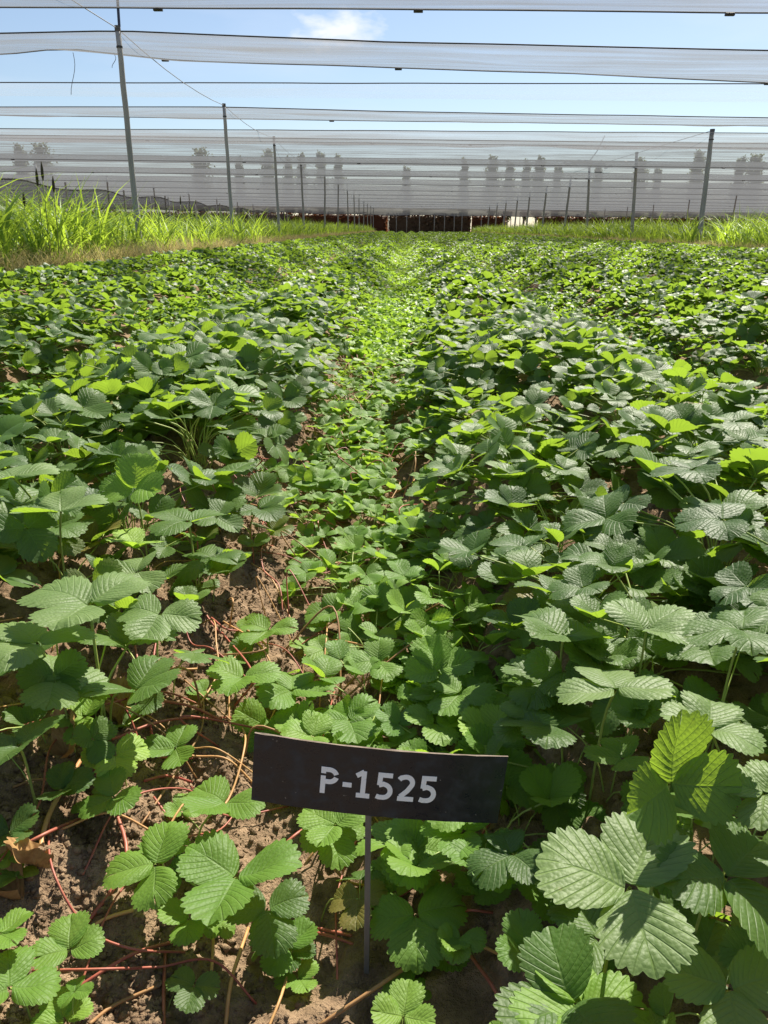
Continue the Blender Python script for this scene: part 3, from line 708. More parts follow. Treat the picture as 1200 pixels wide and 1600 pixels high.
# ---- hand placed foreground plants: pixel of the main leaf's centre, its height over the soil, span in pixels, heading of the end leaflet (deg, 0 = away from camera, 90 = left), tilt
HERO = [
 (984, 1388, .165, 250, 72, .02, .10, 4, 'leaf', 'big pale strawberry plant in the lower right with a broad three part leaf'),
 (1045, 1225, .20, 215, 10, -1.0, .35, 3, 'leaf', 'dark broad strawberry plant whose leaf top glows lime in the sun, right of the sign'),
 (1135, 1370, .13, 210, -150, .25, .10, 3, 'leaf', 'strawberry plant at the right edge beside the big pale leaf'),
 (1140, 1545, .09, 190, 170, .10, .1, 3, 'leaf', 'dark strawberry plant in the bottom right corner'),
 (905, 1575, .09, 200, 10, .05, .15, 3, 'runner_leaf', 'bright strawberry plant at the bottom edge under the big pale leaf'),
 (962, 1078, .17, 165, 0, .18, .12, 4, 'leaf', 'pale strawberry plant on a tall stalk above and right of the sign'),
 (1110, 1140, .20, 150, -20, .05, .2, 5, 'leaf', 'strawberry plant with pale upright leaf near the right edge above the lime leaf'),
 (880, 995, .16, 150, 40, .05, .3, 5, 'leaf', 'grey green strawberry plant up the right bed with cupped leaf'),
 (935, 1465, .08, 170, 15, .15, .12, 3, 'leaf', 'shaded strawberry plant under the big pale leaf'),
 (1195, 1240, .15, 130, 60, .1, .2, 4, 'leaf', 'strawberry plant with crinkled pale leaf cut by the right edge'),
 (862, 1135, .12, 140, 60, .1, .1, 4, 'leaf', 'dark flat strawberry plant just above the right end of the sign'),
 (1010, 985, .17, 140, -60, .1, .35, 5, 'leaf', 'strawberry plant with folded pale leaf on the right bed'),
 (1160, 985, .19, 150, 80, .1, .2, 5, 'leaf', 'broad strawberry plant at the right edge above the crinkled leaf'),
 (800, 1335, .07, 125, 120, .1, .1, 3, 'leaf', 'dark strawberry plant just under the right end of the sign'),
 (725, 1300, .07, 120, 60, .15, .2, 3, 'runner_leaf', 'bright strawberry plant under the sign near its right end'),
 (660, 1325, .06, 125, 150, .1, .15, 3, 'runner_leaf', 'sunlit strawberry plant right of the stake below the sign'),
 (650, 1430, .05, 140, 180, .05, .1, 3, 'runner_leaf', 'flat three leaf strawberry plant right of the stake low down'),
 (720, 1468, .035, 75, 160, .1, .3, 2, 'runner_leaf', 'small strawberry seedling on bare soil right of the stake'),
 (560, 1405, .04, 90, 180, .15, .1, 2, 'leaf', 'small dull strawberry seedling right behind the stake'),
 (525, 1290, .06, 110, 60, .1, .2, 3, 'runner_leaf', 'strawberry plant tucked behind the sign beside the stake top'),
 (630, 1590, .035, 100, -10, .0, .35, 2, 'runner_leaf', 'small bright strawberry seedling at the bottom edge below the stake'),
 (822, 1490, .07, 105, 10, -.2, .7, 2, 'runner_leaf', 'young strawberry plant with curled lime leaf under the right bed'),
 (370, 1372, .075, 185, 170, -.05, .35, 3, 'runner_leaf', 'large fresh strawberry plant left of the stake with cupped leaf'),
 (243, 1352, .055, 135, 100, .2, .2, 3, 'runner_leaf', 'strawberry plant left of the large cupped plant'),
 (418, 1420, .05, 125, 200, .2, .1, 2, 'leaf', 'dull grey green strawberry plant under the large cupped plant'),
 (352, 1255, .075, 125, 150, .0, .35, 2, 'runner_leaf', 'bright upright strawberry plant at the left end of the sign'),
 (296, 1435, .045, 90, 190, .0, .3, 2, 'runner_leaf', 'small glossy strawberry seedling low on the left soil'),
 (303, 1540, .03, 78, 180, .1, .1, 2, 'leaf', 'small dark strawberry seedling near the bottom edge left of centre'),
 (108, 1485, .055, 105, 20, -.1, .3, 1, 'runner_leaf', 'lime three leaf strawberry seedling in the lower left corner'),
 (450, 1482, .03, 95, 60, .0, .3, 3, 'runner_leaf', 'small bright strawberry clump left of the stake foot'),
 (275, 1170, .04, 95, 100, .1, .3, 3, 'runner_leaf', 'small strawberry cluster on bare soil left of the sign'),
 (178, 1245, .04, 95, 130, .2, .2, 3, 'runner_leaf', 'small strawberry cluster under the tan stalk on the left slope'),
 (180, 1180, .05, 95, 200, .2, .15, 2, 'runner_leaf', 'pale low strawberry leaf on the left slope'),
 (133, 1120, .06, 95, 80, .2, .2, 2, 'runner_leaf', 'strawberry seedling just below the big pale left leaves'),
 (85, 1065, .12, 150, -60, .25, .1, 4, 'leaf', 'pale drooping strawberry plant under the large left leaf'),
 (58, 1005, .16, 165, 60, .05, .2, 5, 'leaf', 'big grey green strawberry plant at the left edge'),
 (140, 945, .19, 190, 70, -.05, .25, 5, 'leaf', 'largest ribbed strawberry plant on the left bed, overhanging the slope'),
 (15, 1545, .05, 130, 30, .0, .25, 3, 'runner_leaf', 'strawberry plant in the bottom left corner'),
 (0, 1460, .05, 90, -30, .1, .2, 2, 'runner_leaf', 'small strawberry plant cut by the left edge above the corner'),
 (100, 1592, .03, 85, 40, .0, .3, 2, 'runner_leaf', 'tiny strawberry seedling at the bottom edge on the left'),
 (25, 1370, .02, 60, 40, .1, .2, 3, 'runner_leaf', 'tiny crinkled strawberry seedling beside the dead leaf'),
 (30, 1165, .10, 150, 100, .3, .1, 5, 'leaf', 'shaded strawberry plant low at the left edge'),
 (250, 960, .14, 120, 170, .25, .1, 5, 'leaf', 'dark strawberry plant drooping over the soil slope right of the largest ribbed plant'),
 (380, 1060, .06, 110, 170, .0, .3, 3, 'runner_leaf', 'fresh strawberry plant at the foot of the left slope above the sign'),
 (455, 1080, .06, 120, -100, .1, .2, 3, 'runner_leaf', 'flat strawberry plant above the left end of the sign'),
 (545, 1125, .05, 105, 200, .1, .2, 4, 'runner_leaf', 'low strawberry plant just above the sign, left half'),
 (685, 1050, .07, 110, 20, -.1, .3, 4, 'runner_leaf', 'upright strawberry plant in the furrow above the sign'),
 (718, 1085, .06, 105, 150, .1, .2, 4, 'runner_leaf', 'strawberry plant above the sign right of its middle'),
 (680, 1130, .05, 100, 190, .1, .2, 4, 'runner_leaf', 'shaded strawberry plant touching the sign top'),
 (775, 1150, .05, 110, 80, -.1, .35, 3, 'runner_leaf', 'pale strawberry plant at the right end of the sign top'),
 (590, 1035, .05, 90, 100, .1, .3, 3, 'runner_leaf', 'small strawberry plant in the middle of the furrow above the sign'),
]
HERO += [
 (330, 872, .10, 105, 150, .1, .2, 4, 'leaf', 'strawberry plant leaning over the top of the bare soil slope'),
 (405, 795, .09, 90, -140, .1, .2, 4, 'leaf', 'strawberry plant at the edge of the left bed where the soil strip narrows'),
 (295, 815, .13, 115, 60, .05, .3, 5, 'leaf', 'dark strawberry plant just above the leaning plant on the left bed'),
 (215, 895, .12, 115, 110, .1, .2, 5, 'leaf', 'strawberry plant right behind the largest ribbed plant'),
 (350, 745, .13, 120, -30, .1, .3, 5, 'leaf', 'broad strawberry plant on the right edge of the left bed, middle distance'),
 (95, 800, .16, 130, 20, .1, .35, 5, 'leaf', 'tall strawberry plant behind the big grey green one at the left edge'),
 (210, 765, .16, 105, 0, -.7, .3, 4, 'runner_leaf', 'strawberry plant with bright lime leaves standing on the left bed'),
 (20, 745, .16, 130, 40, .1, .2, 5, 'leaf', 'strawberry plant on a pale stalk cut by the left edge'),
 (420, 985, .05, 90, 160, .1, .3, 3, 'runner_leaf', 'small strawberry plant at the foot of the bare slope among runners'),
]
hero_xy = []
for i, (px, py, hz, span, head, tilt, cup, n, kind, lab) in enumerate(HERO):
    p = at_g(px, py, hz); _, _, dep = project(p[None]); dep = float(dep[0])
    r_ = np.random.default_rng(100 + i)
    L = span / F_PX * dep / 1.85
    drift = 0.25 * hz
    bx = p[0] + (0.5 * drift if p[0] > 0 else -0.5 * drift) + r_.normal(0, .008); by = p[1] + drift + r_.normal(0, .008)
    bz = gz(bx, by); loc = p - np.array([bx, by, bz])
    low = px < 420 and py > 1000
    geo = plant_geo(r_, max(1, n - 2) if low and n > 1 else n - 1, 0.75 * L + 0.35 * hz, max(0.03, hz * 0.62), L * (0.62 if low else 0.80), 'hero', first=[(tuple(loc), R(head), tilt, L, cup)], tint0=0.05 if kind == 'runner_leaf' else 0.0, pale=('pale' in lab.split(' ')[:6] or 'big grey' in lab or 'largest' in lab))
    add_plant(bx, by, 0.0, plant_meshes(geo, M[kind]), lab)
    hero_xy.append((bx, by, p[0], p[1], L * 1.1))
hero_xy = np.array(hero_xy)

# ---- the nearest rows: prototypes copied plant by plant
big = [plant_meshes(plant_geo(np.random.default_rng(20 + i), 27 + i % 5, 0.185, 0.128, 0.053, 'near'), M['leaf']) for i in range(14)]
small = [plant_meshes(plant_geo(np.random.default_rng(50 + i), 15 + i % 3, 0.115, 0.062, 0.036, 'near', tint0=0.05, flat=0.25, cups=(0.15, 0.75)), M['runner_leaf']) for i in range(12)]
cand = []; outer = []          # plants in view, and those just beside the frame
def rows_for():
    for bidx, bname in ((-3, 'third bed left of the furrow'), (-2, 'second bed left of the furrow'), (-1, 'bed left of the furrow'), (0, 'bed right of the furrow'), (1, 'second bed right of the furrow'), (2, 'third bed right of the furrow')):
        cxb = XF + SP * (bidx + 0.5)
        for off, nm in ((-0.27, 'left'), (0.0, 'crest'), (0.27, 'right')):
            yield cxb + off - (0.05 if bidx == -1 and off > 0.1 else 0), 'big', '%s row, %s' % (nm, bname), 0.215
    for fidx, fname in ((-2, 'second furrow on the left'), (-1, 'first furrow on the left'), (0, 'middle furrow'), (1, 'first furrow on the right'), (2, 'second furrow on the right')):
        for off, nm in ((-0.17, 'left'), (0.0, 'centre'), (0.16, 'right')):
            if fidx == 0 and off < -0.1: off = -0.13
            yield XF + SP * fidx + off, 'small', '%s line, %s' % (nm, fname), 0.125
r_ = np.random.default_rng(5)
for X, kind, nm, step in rows_for():
    yv = 0.30 + r_.uniform(0, step)
    while yv < 9:
        x = X + r_.normal(0, 0.035); yy = yv + r_.normal(0, step * 0.15)
        rad = 0.17 if kind == 'big' else 0.09
        yv += step
        d = np.hypot(hero_xy[:, 2] - x, hero_xy[:, 3] - yy); d2 = np.hypot(hero_xy[:, 0] - x, hero_xy[:, 1] - yy)
        if np.any(np.minimum(d, d2) < (0.07 if kind == 'big' else 0.025) + hero_xy[:, 4] * 0.32): continue
        u, v, dep = project(np.array([[x, yy, gz(x, yy) + 0.1]]))
        if dep[0] < 0.25 or (abs(x) < 0.3 and yy < 0.42): continue
        pr = rad / dep[0] * F_PX
        beyond = u[0] < -pr or u[0] > 1200 + pr or v[0] > 1600 + pr * 0.8
        if u[0] < -pr - 450 or u[0] > 1650 + pr: continue
        # bare soil: left slope next to the middle furrow, and the near left corner
        if kind == 'big' and -0.7 < x < 0 and x > np.interp(yy, [0.8, 1.1, 1.5, 2.2], [-0.50, -0.44, -0.40, -0.34]): continue
        if kind == 'small' and -0.5 < x < np.interp(yy, [0.6, 0.9, 1.5, 2.0], [-0.06, -0.14, -0.20, -0.4]): continue
        if abs(x - 0.02) < 0.17 and yy < 0.56: continue
        (outer if beyond else cand).append((pr, x, yy, kind, nm))
cand.sort(key=lambda c: c[2] + (0.6 if c[3] == 'small' else 0))
NEAR = cand[:300 - len(HERO)]
far_cand = cand[300 - len(HERO):] + outer
byrow = {}
for c in sorted(NEAR, key=lambda c: c[2]):
    byrow.setdefault(c[4], []).append(c)
proto_n = 0
for nm, lst in byrow.items():
    for j, (pr, x, yy, kind, _) in enumerate(lst):
        me = (big if kind == 'big' else small)[r_.integers(0, 14 if kind == 'big' else 12)]
        lab = ('leafy strawberry plant, %s back, %s' if kind == 'big' else 'low pale strawberry plant, %s back, %s') % (ordn[j] if j < len(ordn) else 'furthest', nm)
        add_plant(x, yy, r_.uniform(0, 6.28), me, lab, scale=r_.uniform(0.82, 1.15) * (1.0 if kind == 'big' else 0.95))
Y_SPLIT = max(c[2] for c in NEAR)
print('near plants', len(NEAR), 'split at', Y_SPLIT, 'big', sum(c[3] == 'big' for c in NEAR))

# ---- everything further back: one carpet of leaves
protos = {}
for lod in ('near', 'mid', 'far'):
    protos[lod] = [trifoliate(1.0, lod, np.random.default_rng(300 + i), 0.08 + 0.14 * (i % 6)) for i in range(10)]
def carpet(y0, y1, dens, L, lod, parts, centers=None):
    if centers is None:
        area = (y1 - y0) * (X_RIGHT - X_LEFT); n = int(area * dens)
        x = rng.uniform(X_LEFT + 0.1, X_RIGHT - 0.1, n); y_ = y0 + (y1 - y0) * rng.random(n)
        keep = (np.abs(x) < 0.66 * y_ + 0.8); x, y_ = x[keep], y_[keep]
    else: x, y_ = centers
    ph = (x - XF) / SP; prof = 0.5 - 0.5 * np.cos(2 * np.pi * ph)
    canopy = 0.045 + 0.095 * prof ** 0.8
    clump = lattice_noise(x * 4.2 + 9, y_ * 4.2, 21)
    keep = rng.random(len(x)) < (0.6 + 0.6 * clump); x, y_, prof, canopy, clump = (a[keep] for a in (x, y_, prof, canopy, clump))
    n = len(x)
    q = rng.random(n)
    z = ground_z(x, y_, False) + canopy * (0.25 + 0.45 * clump + 0.40 * q ** 0.7)
    az = rng.uniform(0, 2 * np.pi, n); tl = rng.normal(0.05, 0.48, n); rl = rng.normal(0, 0.22, n)
    Rm = rotz(az) @ rotx(-tl) @ roty(rl)
    s = L * rng.uniform(0.65, 1.15, n) * (0.66 + 0.36 * prof)
    tint = np.clip(rng.random(n) * 0.42 + 0.55 * (1 - prof) ** 1.6 + np.where(rng.random(n) < 0.06, 0.2, 0) + 0.35 * (np.abs(x - XF) < 0.27), 0, 1)
    pick = rng.integers(0, 10, n)
    for k in range(10):
        sel = np.where(pick == k)[0]
        if not len(sel): continue
        P, q_, U = protos[lod][k]
        V = (np.einsum('nij,vj->nvi', Rm[sel], P) * s[sel][:, None, None] + np.stack([x[sel], y_[sel], z[sel]], -1)[:, None, :]).reshape(-1, 3)
        Q = (q_[None] + (np.arange(len(sel)) * len(P))[:, None, None]).reshape(-1, 4)
        parts.append((V, Q, np.repeat(tint[sel], len(P)), np.tile(U, (len(sel), 1))))
parts = []
# where single plants thin out, the carpet takes over
xs_, ys_ = [], []
for (pr, x, yy, kind, _) in far_cand:
    m_ = 26 if kind == 'big' else 16
    xs_.append(x + rng.normal(0, 0.095 if kind == 'big' else 0.06, m_)); ys_.append(yy + rng.normal(0, 0.095, m_))
cx_, cy_ = np.concatenate(xs_), np.concatenate(ys_)
sel = cy_ < 8.0
carpet(0, 0, 0, 0.055, 'near', parts, (cx_[sel & (cy_ < 5.0)], cy_[sel & (cy_ < 5.0)]))
carpet(0, 0, 0, 0.055, 'mid', parts, (cx_[sel & (cy_ >= 5.0)], cy_[sel & (cy_ >= 5.0)]))
xo = []
carpet(7.8, 13, 330, 0.058, 'mid', parts)
carpet(13, 24, 220, 0.064, 'far', parts)
carpet(24, 50, 85, 0.085, 'far', parts)
carpet(50, 105, 30, 0.11, 'far', parts)
# side beds outside the counted rows
def side(x0, x1, y0, y1, dens, L, lod):
    n = int((x1 - x0) * (y1 - y0) * dens); x = rng.uniform(x0, x1, n); y_ = rng.uniform(y0, y1, n)
    k = np.abs(x) < 0.66 * y_ + 0.5; carpet(0, 0, 0, L, lod, parts, (x[k], y_[k]))
side(XF - 3 * SP, XF - 2.6 * SP, 4.5, 7.9, 290, 0.055, 'mid'); side(X_LEFT, XF - 3 * SP, 4.5, 7.9, 290, 0.0554, 'mid')
side(XF + 3 * SP, X_RIGHT, 4.5, 7.9, 290, 0.0554, 'mid'); side(XF + 2.3 * SP, XF + 3 * SP, 4.0, 7.9, 200, 0.06, 'mid')
b = 0; VV, QQ, TT, UU = [], [], [], []
for (v, q, t_, u_) in parts:
    VV.append(v); QQ.append(q + b); TT.append(t_); UU.append(u_); b += len(v)
me = mesh_arrays('strawberry_foliage', np.concatenate(VV), np.concatenate(QQ), M['leaf_far'], uv=np.concatenate(UU), tint=np.concatenate(TT))
o_ = obj('strawberry_foliage', me); tag(o_, 'endless carpet of strawberry plants covering the beds towards the far hedge', 'strawberry plants', kind='stuff')
print('carpet verts', len(me.vertices))

# ------------------------------------------------------------------ runners (parts of the plants they grow from)
def nearest_plant(x, y):
    return min(all_plants, key=lambda a: (a[0] - x) ** 2 + (a[1] - y) ** 2)[2]
def runner(pts, r0, mat):
    pl = nearest_plant(pts[0][0], pts[0][1])
    inv = (Matrix.Translation(pl.location) @ pl.rotation_euler.to_matrix().to_4x4() @ Matrix.Diagonal((*pl.scale, 1))).inverted()
    P = bez(pts, 8); mb = MB(); mb.tube([inv @ Vector(p) for p in P], r0 / pl.scale[0], 6)
    mb.build('runner', M[mat], pl, smooth=True)
RUN = [('runner_tan', .0016, (160, 1080), (245, 1050), (308, 1045)), ('runner_red', .0018, (185, 1090), (285, 1100), (345, 1125)), ('runner_red', .0017, (175, 1155), (262, 1125), (360, 1121)),
       ('runner_red', .0017, (0, 1342), (70, 1303), (130, 1277)), ('runner_tan', .0026, (58, 1352), (78, 1270), (132, 1178)), ('runner_red', .0021, (148, 1200), (198, 1335), (128, 1455)),
       ('runner_tan', .0018, (112, 1475), (160, 1438), (208, 1422)), ('runner_red', .0016, (110, 1550), (205, 1492), (285, 1468)), ('runner_tan', .0016, (330, 1390), (333, 1470), (330, 1520)),
       ('runner_tan', .0017, (388, 1450), (362, 1530), (352, 1605)), ('runner_red', .0015, (258, 1490), (256, 1550), (256, 1605)), ('runner_red', .0017, (305, 935), (325, 965), (345, 990)),
       ('runner_red', .0014, (247, 985), (240, 1035), (250, 1087)), ('runner_tan', .0014, (392, 880), (425, 905), (462, 985)), ('runner_tan', .0016, (452, 905), (545, 882), (567, 1000)),
       ('runner_red', .0014, (625, 885), (575, 970), (520, 990)), ('runner_tan', .0016, (480, 945), (548, 968), (568, 1062)), ('runner_brown', .0019, (495, 1605), (600, 1535), (668, 1488)),
       ('runner_red', .0018, (735, 1492), (775, 1550), (795, 1605)), ('runner_red', .0018, (428, 1335), (465, 1302), (502, 1280)), ('runner_brown', .0017, (505, 1335), (545, 1378), (605, 1386)),
       ('runner_red', .0016, (460, 1440), (505, 1452), (550, 1462)), ('runner_red', .0015, (470, 1452), (515, 1462), (552, 1475)), ('runner_red', .0014, (240, 1245), (262, 1275), (275, 1288)),
       ('runner_red', .0016, (225, 1220), (262, 1212), (300, 1222)), ('runner_tan', .0014, (420, 1605), (438, 1560), (450, 1520)), ('runner_brown', .0016, (140, 1600), (180, 1570), (260, 1535)),
       ('runner_tan', .0015, (752, 1478), (800, 1498), (842, 1500)), ('runner_red', .0014, (690, 1425), (735, 1422), (770, 1426)), ('runner_red', .0015, (330, 965), (362, 985), (420, 978)),
       ('runner_red', .0014, (200, 1150), (240, 1180), (300, 1185)), ('runner_brown', .0014, (20, 1230), (60, 1218), (110, 1225))]
for mat, r0, a, c, d in RUN:
    bow = 0.018
    runner([at_g(*a, 0.006), at_g(*c, 0.006 + bow * random.random()), at_g(*d, 0.006)], r0, mat)
for i in range(120):
    x0 = XF + random.uniform(-0.32, 0.10); y0 = random.uniform(0.75, 3.6); a = random.uniform(0, 6.28); l = random.uniform(0.10, 0.30)
    x1, y1 = x0 + math.cos(a) * l * 0.6, y0 + math.sin(a) * l; xm, ym = (x0 + x1) / 2 + random.uniform(-.09, .09), (y0 + y1) / 2 + random.uniform(-.09, .09)
    runner([(x0, y0, gz(x0, y0) + 0.006), (xm, ym, gz(xm, ym) + random.uniform(0.03, 0.085)), (x1, y1, gz(x1, y1) + 0.006)], random.uniform(.0011, .0017), random.choice(['runner_red', 'runner_tan', 'runner_brown', 'runner_red']))
for i in range(44):
    x0 = XF + random.uniform(-0.40, 0.12); y0 = random.uniform(0.44, 1.7); a = random.uniform(0, 6.28); P_ = []
    for q in range(5):
        P_.append((x0, y0, gz(x0, y0) + (0.004 if q in (0, 4) else random.uniform(0.008, 0.035))))
        a += random.uniform(-0.65, 0.65); st = random.uniform(0.05, 0.10); x0 += math.cos(a) * st * 0.7; y0 += math.sin(a) * st
    runner(P_, random.uniform(.0009, .0014), random.choice(['runner_red', 'runner_tan', 'runner_brown', 'runner_red']))
for i in range(14):
    x0 = random.uniform(-1.7, -1.1); y0 = random.uniform(2.2, 3.4); a = random.uniform(0, 6.28); l = random.uniform(0.15, 0.4)
    x1, y1 = x0 + math.cos(a) * l, y0 + math.sin(a) * l; xm, ym = (x0 + x1) / 2, (y0 + y1) / 2 + random.uniform(-.06, .06)
    runner([(x0, y0, gz(x0, y0) + 0.01), (xm, ym, gz(xm, ym) + 0.03), (x1, y1, gz(x1, y1) + 0.01)], .0016, random.choice(['runner_red', 'runner_tan']))

# dead leaves lying on the soil
def dead_leaf(px, py, L, rz, tilt, label, seed):
    r_ = np.random.default_rng(seed); V, Q, U = leaflet(L, L * 0.8, 7, 4, 6, 0.5, 0.02, -0.35, -0.2, r_)
    V = V + 0.16 * L * np.stack([lattice_noise(V[:, 0] / L * 4 + 9 + k, V[:, 1] / L * 4 + seed, 40 + k) - 0.5 for k in range(3)], -1)
    V = V @ (RZ(rz) @ RX(tilt)).T
    p = at_g(px, py, 0.008); o_ = obj('dead_leaf', mesh_arrays('dead_leaf', V, Q, M['straw'], uv=U), None, tuple(p)); tag(o_, label, 'dead leaf', 'withered leaves on the soil')
dead_leaf(75, 1350, 0.045, 2.6, 0.5, 'crumpled tan dead leaf hanging at the foot of the tan stalk', 1)
dead_leaf(30, 1405, 0.055, 1.2, 0.1, 'torn orange brown dead leaf lying on soil at left edge', 2)
dead_leaf(185, 1130, 0.05, 0.5, 0.3, 'brown dead leaf curled under the pale left leaves', 3)
dead_leaf(105, 1185, 0.05, -0.6, 0.9, 'dark brown dead leaf hanging in the shade of the left bed', 4)

# soil crumbs
me0 = bpy.data.meshes.new('tmp'); import bmesh
bm = bmesh.new(); bmesh.ops.create_icosphere(bm, subdivisions=1, radius=1.0); IV = np.array([v.co[:] for v in bm.verts]); IF = np.array([[v.index for v in f.verts] for f in bm.faces]); bm.free(); bpy.data.meshes.remove(me0)
n = 26000
x = np.where(rng.random(n) < 0.75, rng.normal(-0.30, 0.10, n), rng.uniform(-0.65, 0.5, n)); y_ = 0.36 + 2.2 * rng.random(n) ** 1.7
s = 0.0012 + 0.0045 * rng.random(n) ** 4
z = ground_z(x, y_) + s * 0.1
lump = 1 + 0.40 * rng.normal(0, 1, (n, len(IV)))
lump = np.clip(lump, 0.5, 1.5)
Rm = rotz(rng.uniform(0, 6.28, n)) @ rotx(rng.uniform(0, 6.28, n))
V = (np.einsum('nij,nvj->nvi', Rm, IV[None] * lump[..., None] * np.array([1, 0.8, 0.7])) * s[:, None, None] + np.stack([x, y_, z], -1)[:, None, :]).reshape(-1, 3)
Q = (IF[None] + (np.arange(n) * len(IV))[:, None, None]).reshape(-1, 3)
o_ = obj('soil_crumbs', mesh_arrays('soil_crumbs', V, Q, M['soil'], smooth=True)); tag(o_, 'loose brown soil crumbs scattered over the furrow and slope', 'soil', kind='stuff')

# ------------------------------------------------------------------ the plot sign
m, t, o = new_mat('black_painted_metal'); b = NB(t); co = b.coords()
n1 = b.noise(60, 6, co, 0.65); n2 = b.noise(14, 4, co)
col = b.mix(b.ramp(n1, 0.5, 0.75), rgb(0.009, 0.014, 0.021), rgb(0.028, 0.040, 0.054))
col = b.mix(b.math('MULTIPLY', b.ramp(n2, 0.58, 0.75), 0.15), col, rgb(0.055, 0.045, 0.035))
sp_n = b.noise(170, 2, co); mud = b.noise(38, 5, co, 0.7)
col = b.mix(b.math('MULTIPLY', b.ramp(sp_n, 0.735, 0.76), 0.6, True), col, rgb(0.30, 0.29, 0.27))
col = b.mix(b.math('MULTIPLY', b.ramp(mud, 0.70, 0.76), 0.35, True), col, rgb(0.10, 0.075, 0.055))
p = b.pbr(col, b.ramp(n1, 0.1, 1.2), b.bump(n1, 0.25, 0.0006), 0.45); t.links.new(p.outputs[0], o.inputs[0]); M['sign'] = m
M['sign_edge'] = simple_mat('rusty_edge', rgb(0.10, 0.07, 0.05), rgb(0.22, 0.17, 0.13), 80, 0.8, 0.3, 0.001)
m, t, o = new_mat('stencil_white'); b = NB(t); n1 = b.noise(220, 5, b.coords(), 0.7)
p = b.pbr(b.mix(b.ramp(n1, 0.62, 0.80), rgb(0.85, 0.86, 0.86), rgb(0.40, 0.40, 0.41)), 0.7); t.links.new(p.outputs[0], o.inputs[0]); M['letter'] = m
M['stake'] = simple_mat('dull_steel', rgb(0.13, 0.125, 0.12), rgb(0.24, 0.23, 0.22), 40, 0.55, 0.2, 0.001, (1, 1, 0.2), metal=0.3)
foot = at_g(571, 1536, 0.0); YS = foot[1]
cor = [at_y(px, py, YS) for px, py in ((393, 1149), (789, 1187), (783, 1285), (396, 1249))]
cen = sum(cor) / 4; ux = ((cor[1] - cor[0]) + (cor[2] - cor[3])) / 2; SW = float(np.linalg.norm(ux)); ang = math.atan2(-ux[2], ux[0])
SH = float(np.linalg.norm((cor[0] - cor[3]) + (cor[1] - cor[2])) / 2)
print('sign', SW, SH, 'at', cen, 'foot', foot)
se = empty('plot_sign', tuple(foot))
Ms = Matrix.Translation(Vector(cen - foot)) @ Matrix.Rotation(ang, 4, 'Y') @ Matrix.Rotation(R(-4), 4, 'X')
th = 0.0018
def bow(x): return -0.0035 * (1 - (2 * x / SW) ** 2) + 0.0015
def topbow(x, z): return 0.0022 * (1 - (2 * x / SW) ** 2) * (-1)
nxx, nzz = 25, 7; V = []; F = []
r_ = np.random.default_rng(2)
for side_ in (0, 1):
    for i in range(nxx):
        for j in range(nzz):
            x = (i / (nxx - 1) - .5) * SW; z = (j / (nzz - 1) - .5) * SH
            if j in (0, nzz - 1): z += r_.normal(0, 0.00018)
            V.append(Ms @ Vector((x, bow(x) + th * side_, z + topbow(x, z))))
fi = lambda s, i, j: s * nxx * nzz + i * nzz + j
edgeF = []
for i in range(nxx - 1):
    for j in range(nzz - 1):
        F.append((fi(0, i, j), fi(0, i + 1, j), fi(0, i + 1, j + 1), fi(0, i, j + 1))); F.append((fi(1, i, j), fi(1, i, j + 1), fi(1, i + 1, j + 1), fi(1, i + 1, j)))
    for j, s in ((0, 1), (nzz - 1, -1)):
        q = (fi(0, i, j), fi(1, i, j), fi(1, i + 1, j), fi(0, i + 1, j)); edgeF.append(q if s > 0 else q[::-1])
for j in range(nzz - 1):
    edgeF.append((fi(0, 0, j), fi(0, 0, j + 1), fi(1, 0, j + 1), fi(1, 0, j))); edgeF.append((fi(0, nxx - 1, j), fi(1, nxx - 1, j), fi(1, nxx - 1, j + 1), fi(0, nxx - 1, j + 1)))
me = bpy.data.meshes.new('plate'); me.from_pydata(V, [], F + edgeF); me.materials.append(M['sign']); me.materials.append(M['sign_edge'])
for i in range(len(F), len(F) + len(edgeF)): me.polygons[i].material_index = 1
me.update(); obj('plate', me, se)
# stencilled letters, drawn as strokes; unit height 1, y up
def stroke(mb, pts, w, closed=False):
    pts = [Vector((p[0], p[1])) for p in pts]; Lp, Rp = [], []
    for i, p in enumerate(pts):
        a = pts[max(i - 1, 0)]; c = pts[min(i + 1, len(pts) - 1)]
        d1 = (p - a).normalized() if i > 0 else (c - p).normalized(); d2 = (c - p).normalized() if i < len(pts) - 1 else d1
        nrm = Vector((-(d1 + d2).y, (d1 + d2).x)).normalized(); k = w / 2 / max(0.5, nrm.dot(Vector((-d1.y, d1.x))))
        Lp.append(p + nrm * k); Rp.append(p - nrm * k)
    n = len(pts)
    for d in (0, 1): mb_pts = None
    V = [(q.x, q.y, d) for d in (0, 1) for q in Lp + Rp]
    F = []
    m2_ = 2 * n
    for i in range(n - 1):
        F += [(i, n + i, n + i + 1, i + 1), (m2_ + i, m2_ + i + 1, m2_ + n + i + 1, m2_ + n + i), (i, i + 1, m2_ + i + 1, m2_ + i), (n + i, m2_ + n + i, m2_ + n + i + 1, n + i + 1)]
    F += [(0, m2_, m2_ + n, n), (n - 1, 2 * n - 1, m2_ + 2 * n - 1, m2_ + n - 1)]
    mb.append((V, F))
def arc(cx, cy, rx, ry, a0, a1, n=12): return [(cx + rx * math.cos(R(a0 + (a1 - a0) * i / n)), cy + ry * math.sin(R(a0 + (a1 - a0) * i / n))) for i in range(n + 1)]
W = 0.175
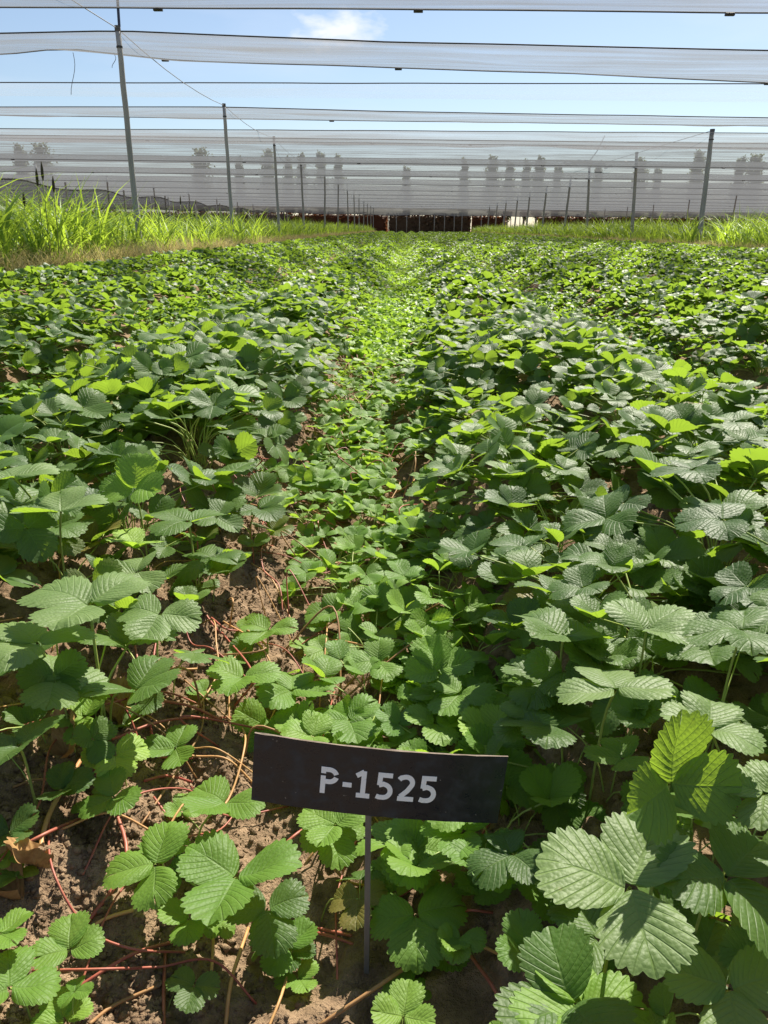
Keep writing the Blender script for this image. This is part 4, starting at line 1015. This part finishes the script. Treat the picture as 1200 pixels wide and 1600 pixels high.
five = lambda x: [[(x + 0.56, 0.915), (x + 0.13, 0.915), (x + 0.13 - 0.01, 0.53)], [(x + 0.10, 0.53)] + [(x + 0.26, 0.585)] + arc(x + 0.27, 0.325, 0.245, 0.245, 75, -90, 14) + [(x + 0.15, 0.08), (x + 0.03, 0.115)]]
two = lambda x: [[(x + 0.04, 0.80), (x + 0.10, 0.87)] + arc(x + 0.28, 0.70, 0.23, 0.215, 115, -30, 12) + [(x + 0.36, 0.40), (x + 0.12, 0.16)], [(x + 0.03, 0.09), (x + 0.60, 0.09)]]
glyph = [
 ('P', [[(0.10, 0.0), (0.10, 0.66)], [(0.10, 0.75), (0.10, 0.99)], [(0.188, 0.905)] + arc(0.30, 0.68, 0.265, 0.225, 90, 15, 8), arc(0.30, 0.68, 0.265, 0.225, -12, -90, 8) + [(0.188, 0.455)]]),
 ('hyphen', [[(0.80, 0.42), (1.12, 0.42)]]),
 ('one', [[(1.27, 0.80), (1.40, 0.88), (1.53, 0.97)], [(1.53, 0.99), (1.53, 0.09)], [(1.30, 0.075), (1.78, 0.075)]]),
 ('five', five(1.98)), ('two', two(2.74)), ('five', five(3.52))]
TW = 4.12; th_px = 36.0
scale = (183.0 / 395.0) * SW / TW
hs = scale * 1.10
for nm, strokes in glyph:
    acc = []
    for sgm in strokes: stroke(acc, sgm, W)
    mb = MB()
    for k, (V, F) in enumerate(acc):
        P = []
        for (x, y, d) in V:
            X = (x - TW / 2) * scale + 0.0008; Z = (y - 0.5) * hs - 0.0020
            P.append(Ms @ Vector((X, bow(X) - 0.00012 - 0.00025 * (1 - d) - 0.00003 * k, Z + topbow(X, Z))))
        mb.add(P, F)
    mb.build('letter', M['letter'], se)
# stake behind the plate, down into the soil
mb = MB(); top_l = Vector(cen - foot) + Vector((-0.012, th + 0.002, 0.015)); 
xt = at_y(574, 1270, YS)[0] - foot[0]
mb.box((xt * 0.5 + 0.0005, th + 0.0045, (cen[2] - foot[2]) / 2 - 0.03), (0.0052, 0.0032, (cen[2] - foot[2]) + 0.07), Matrix.Rotation(math.atan2(xt, 0.2) * 0.9, 3, 'Y'))
mb.build('stake', M['stake'], se, bevel=0.0006)
tag(se, 'small black plot sign lettered in white on a thin metal stake', 'sign')
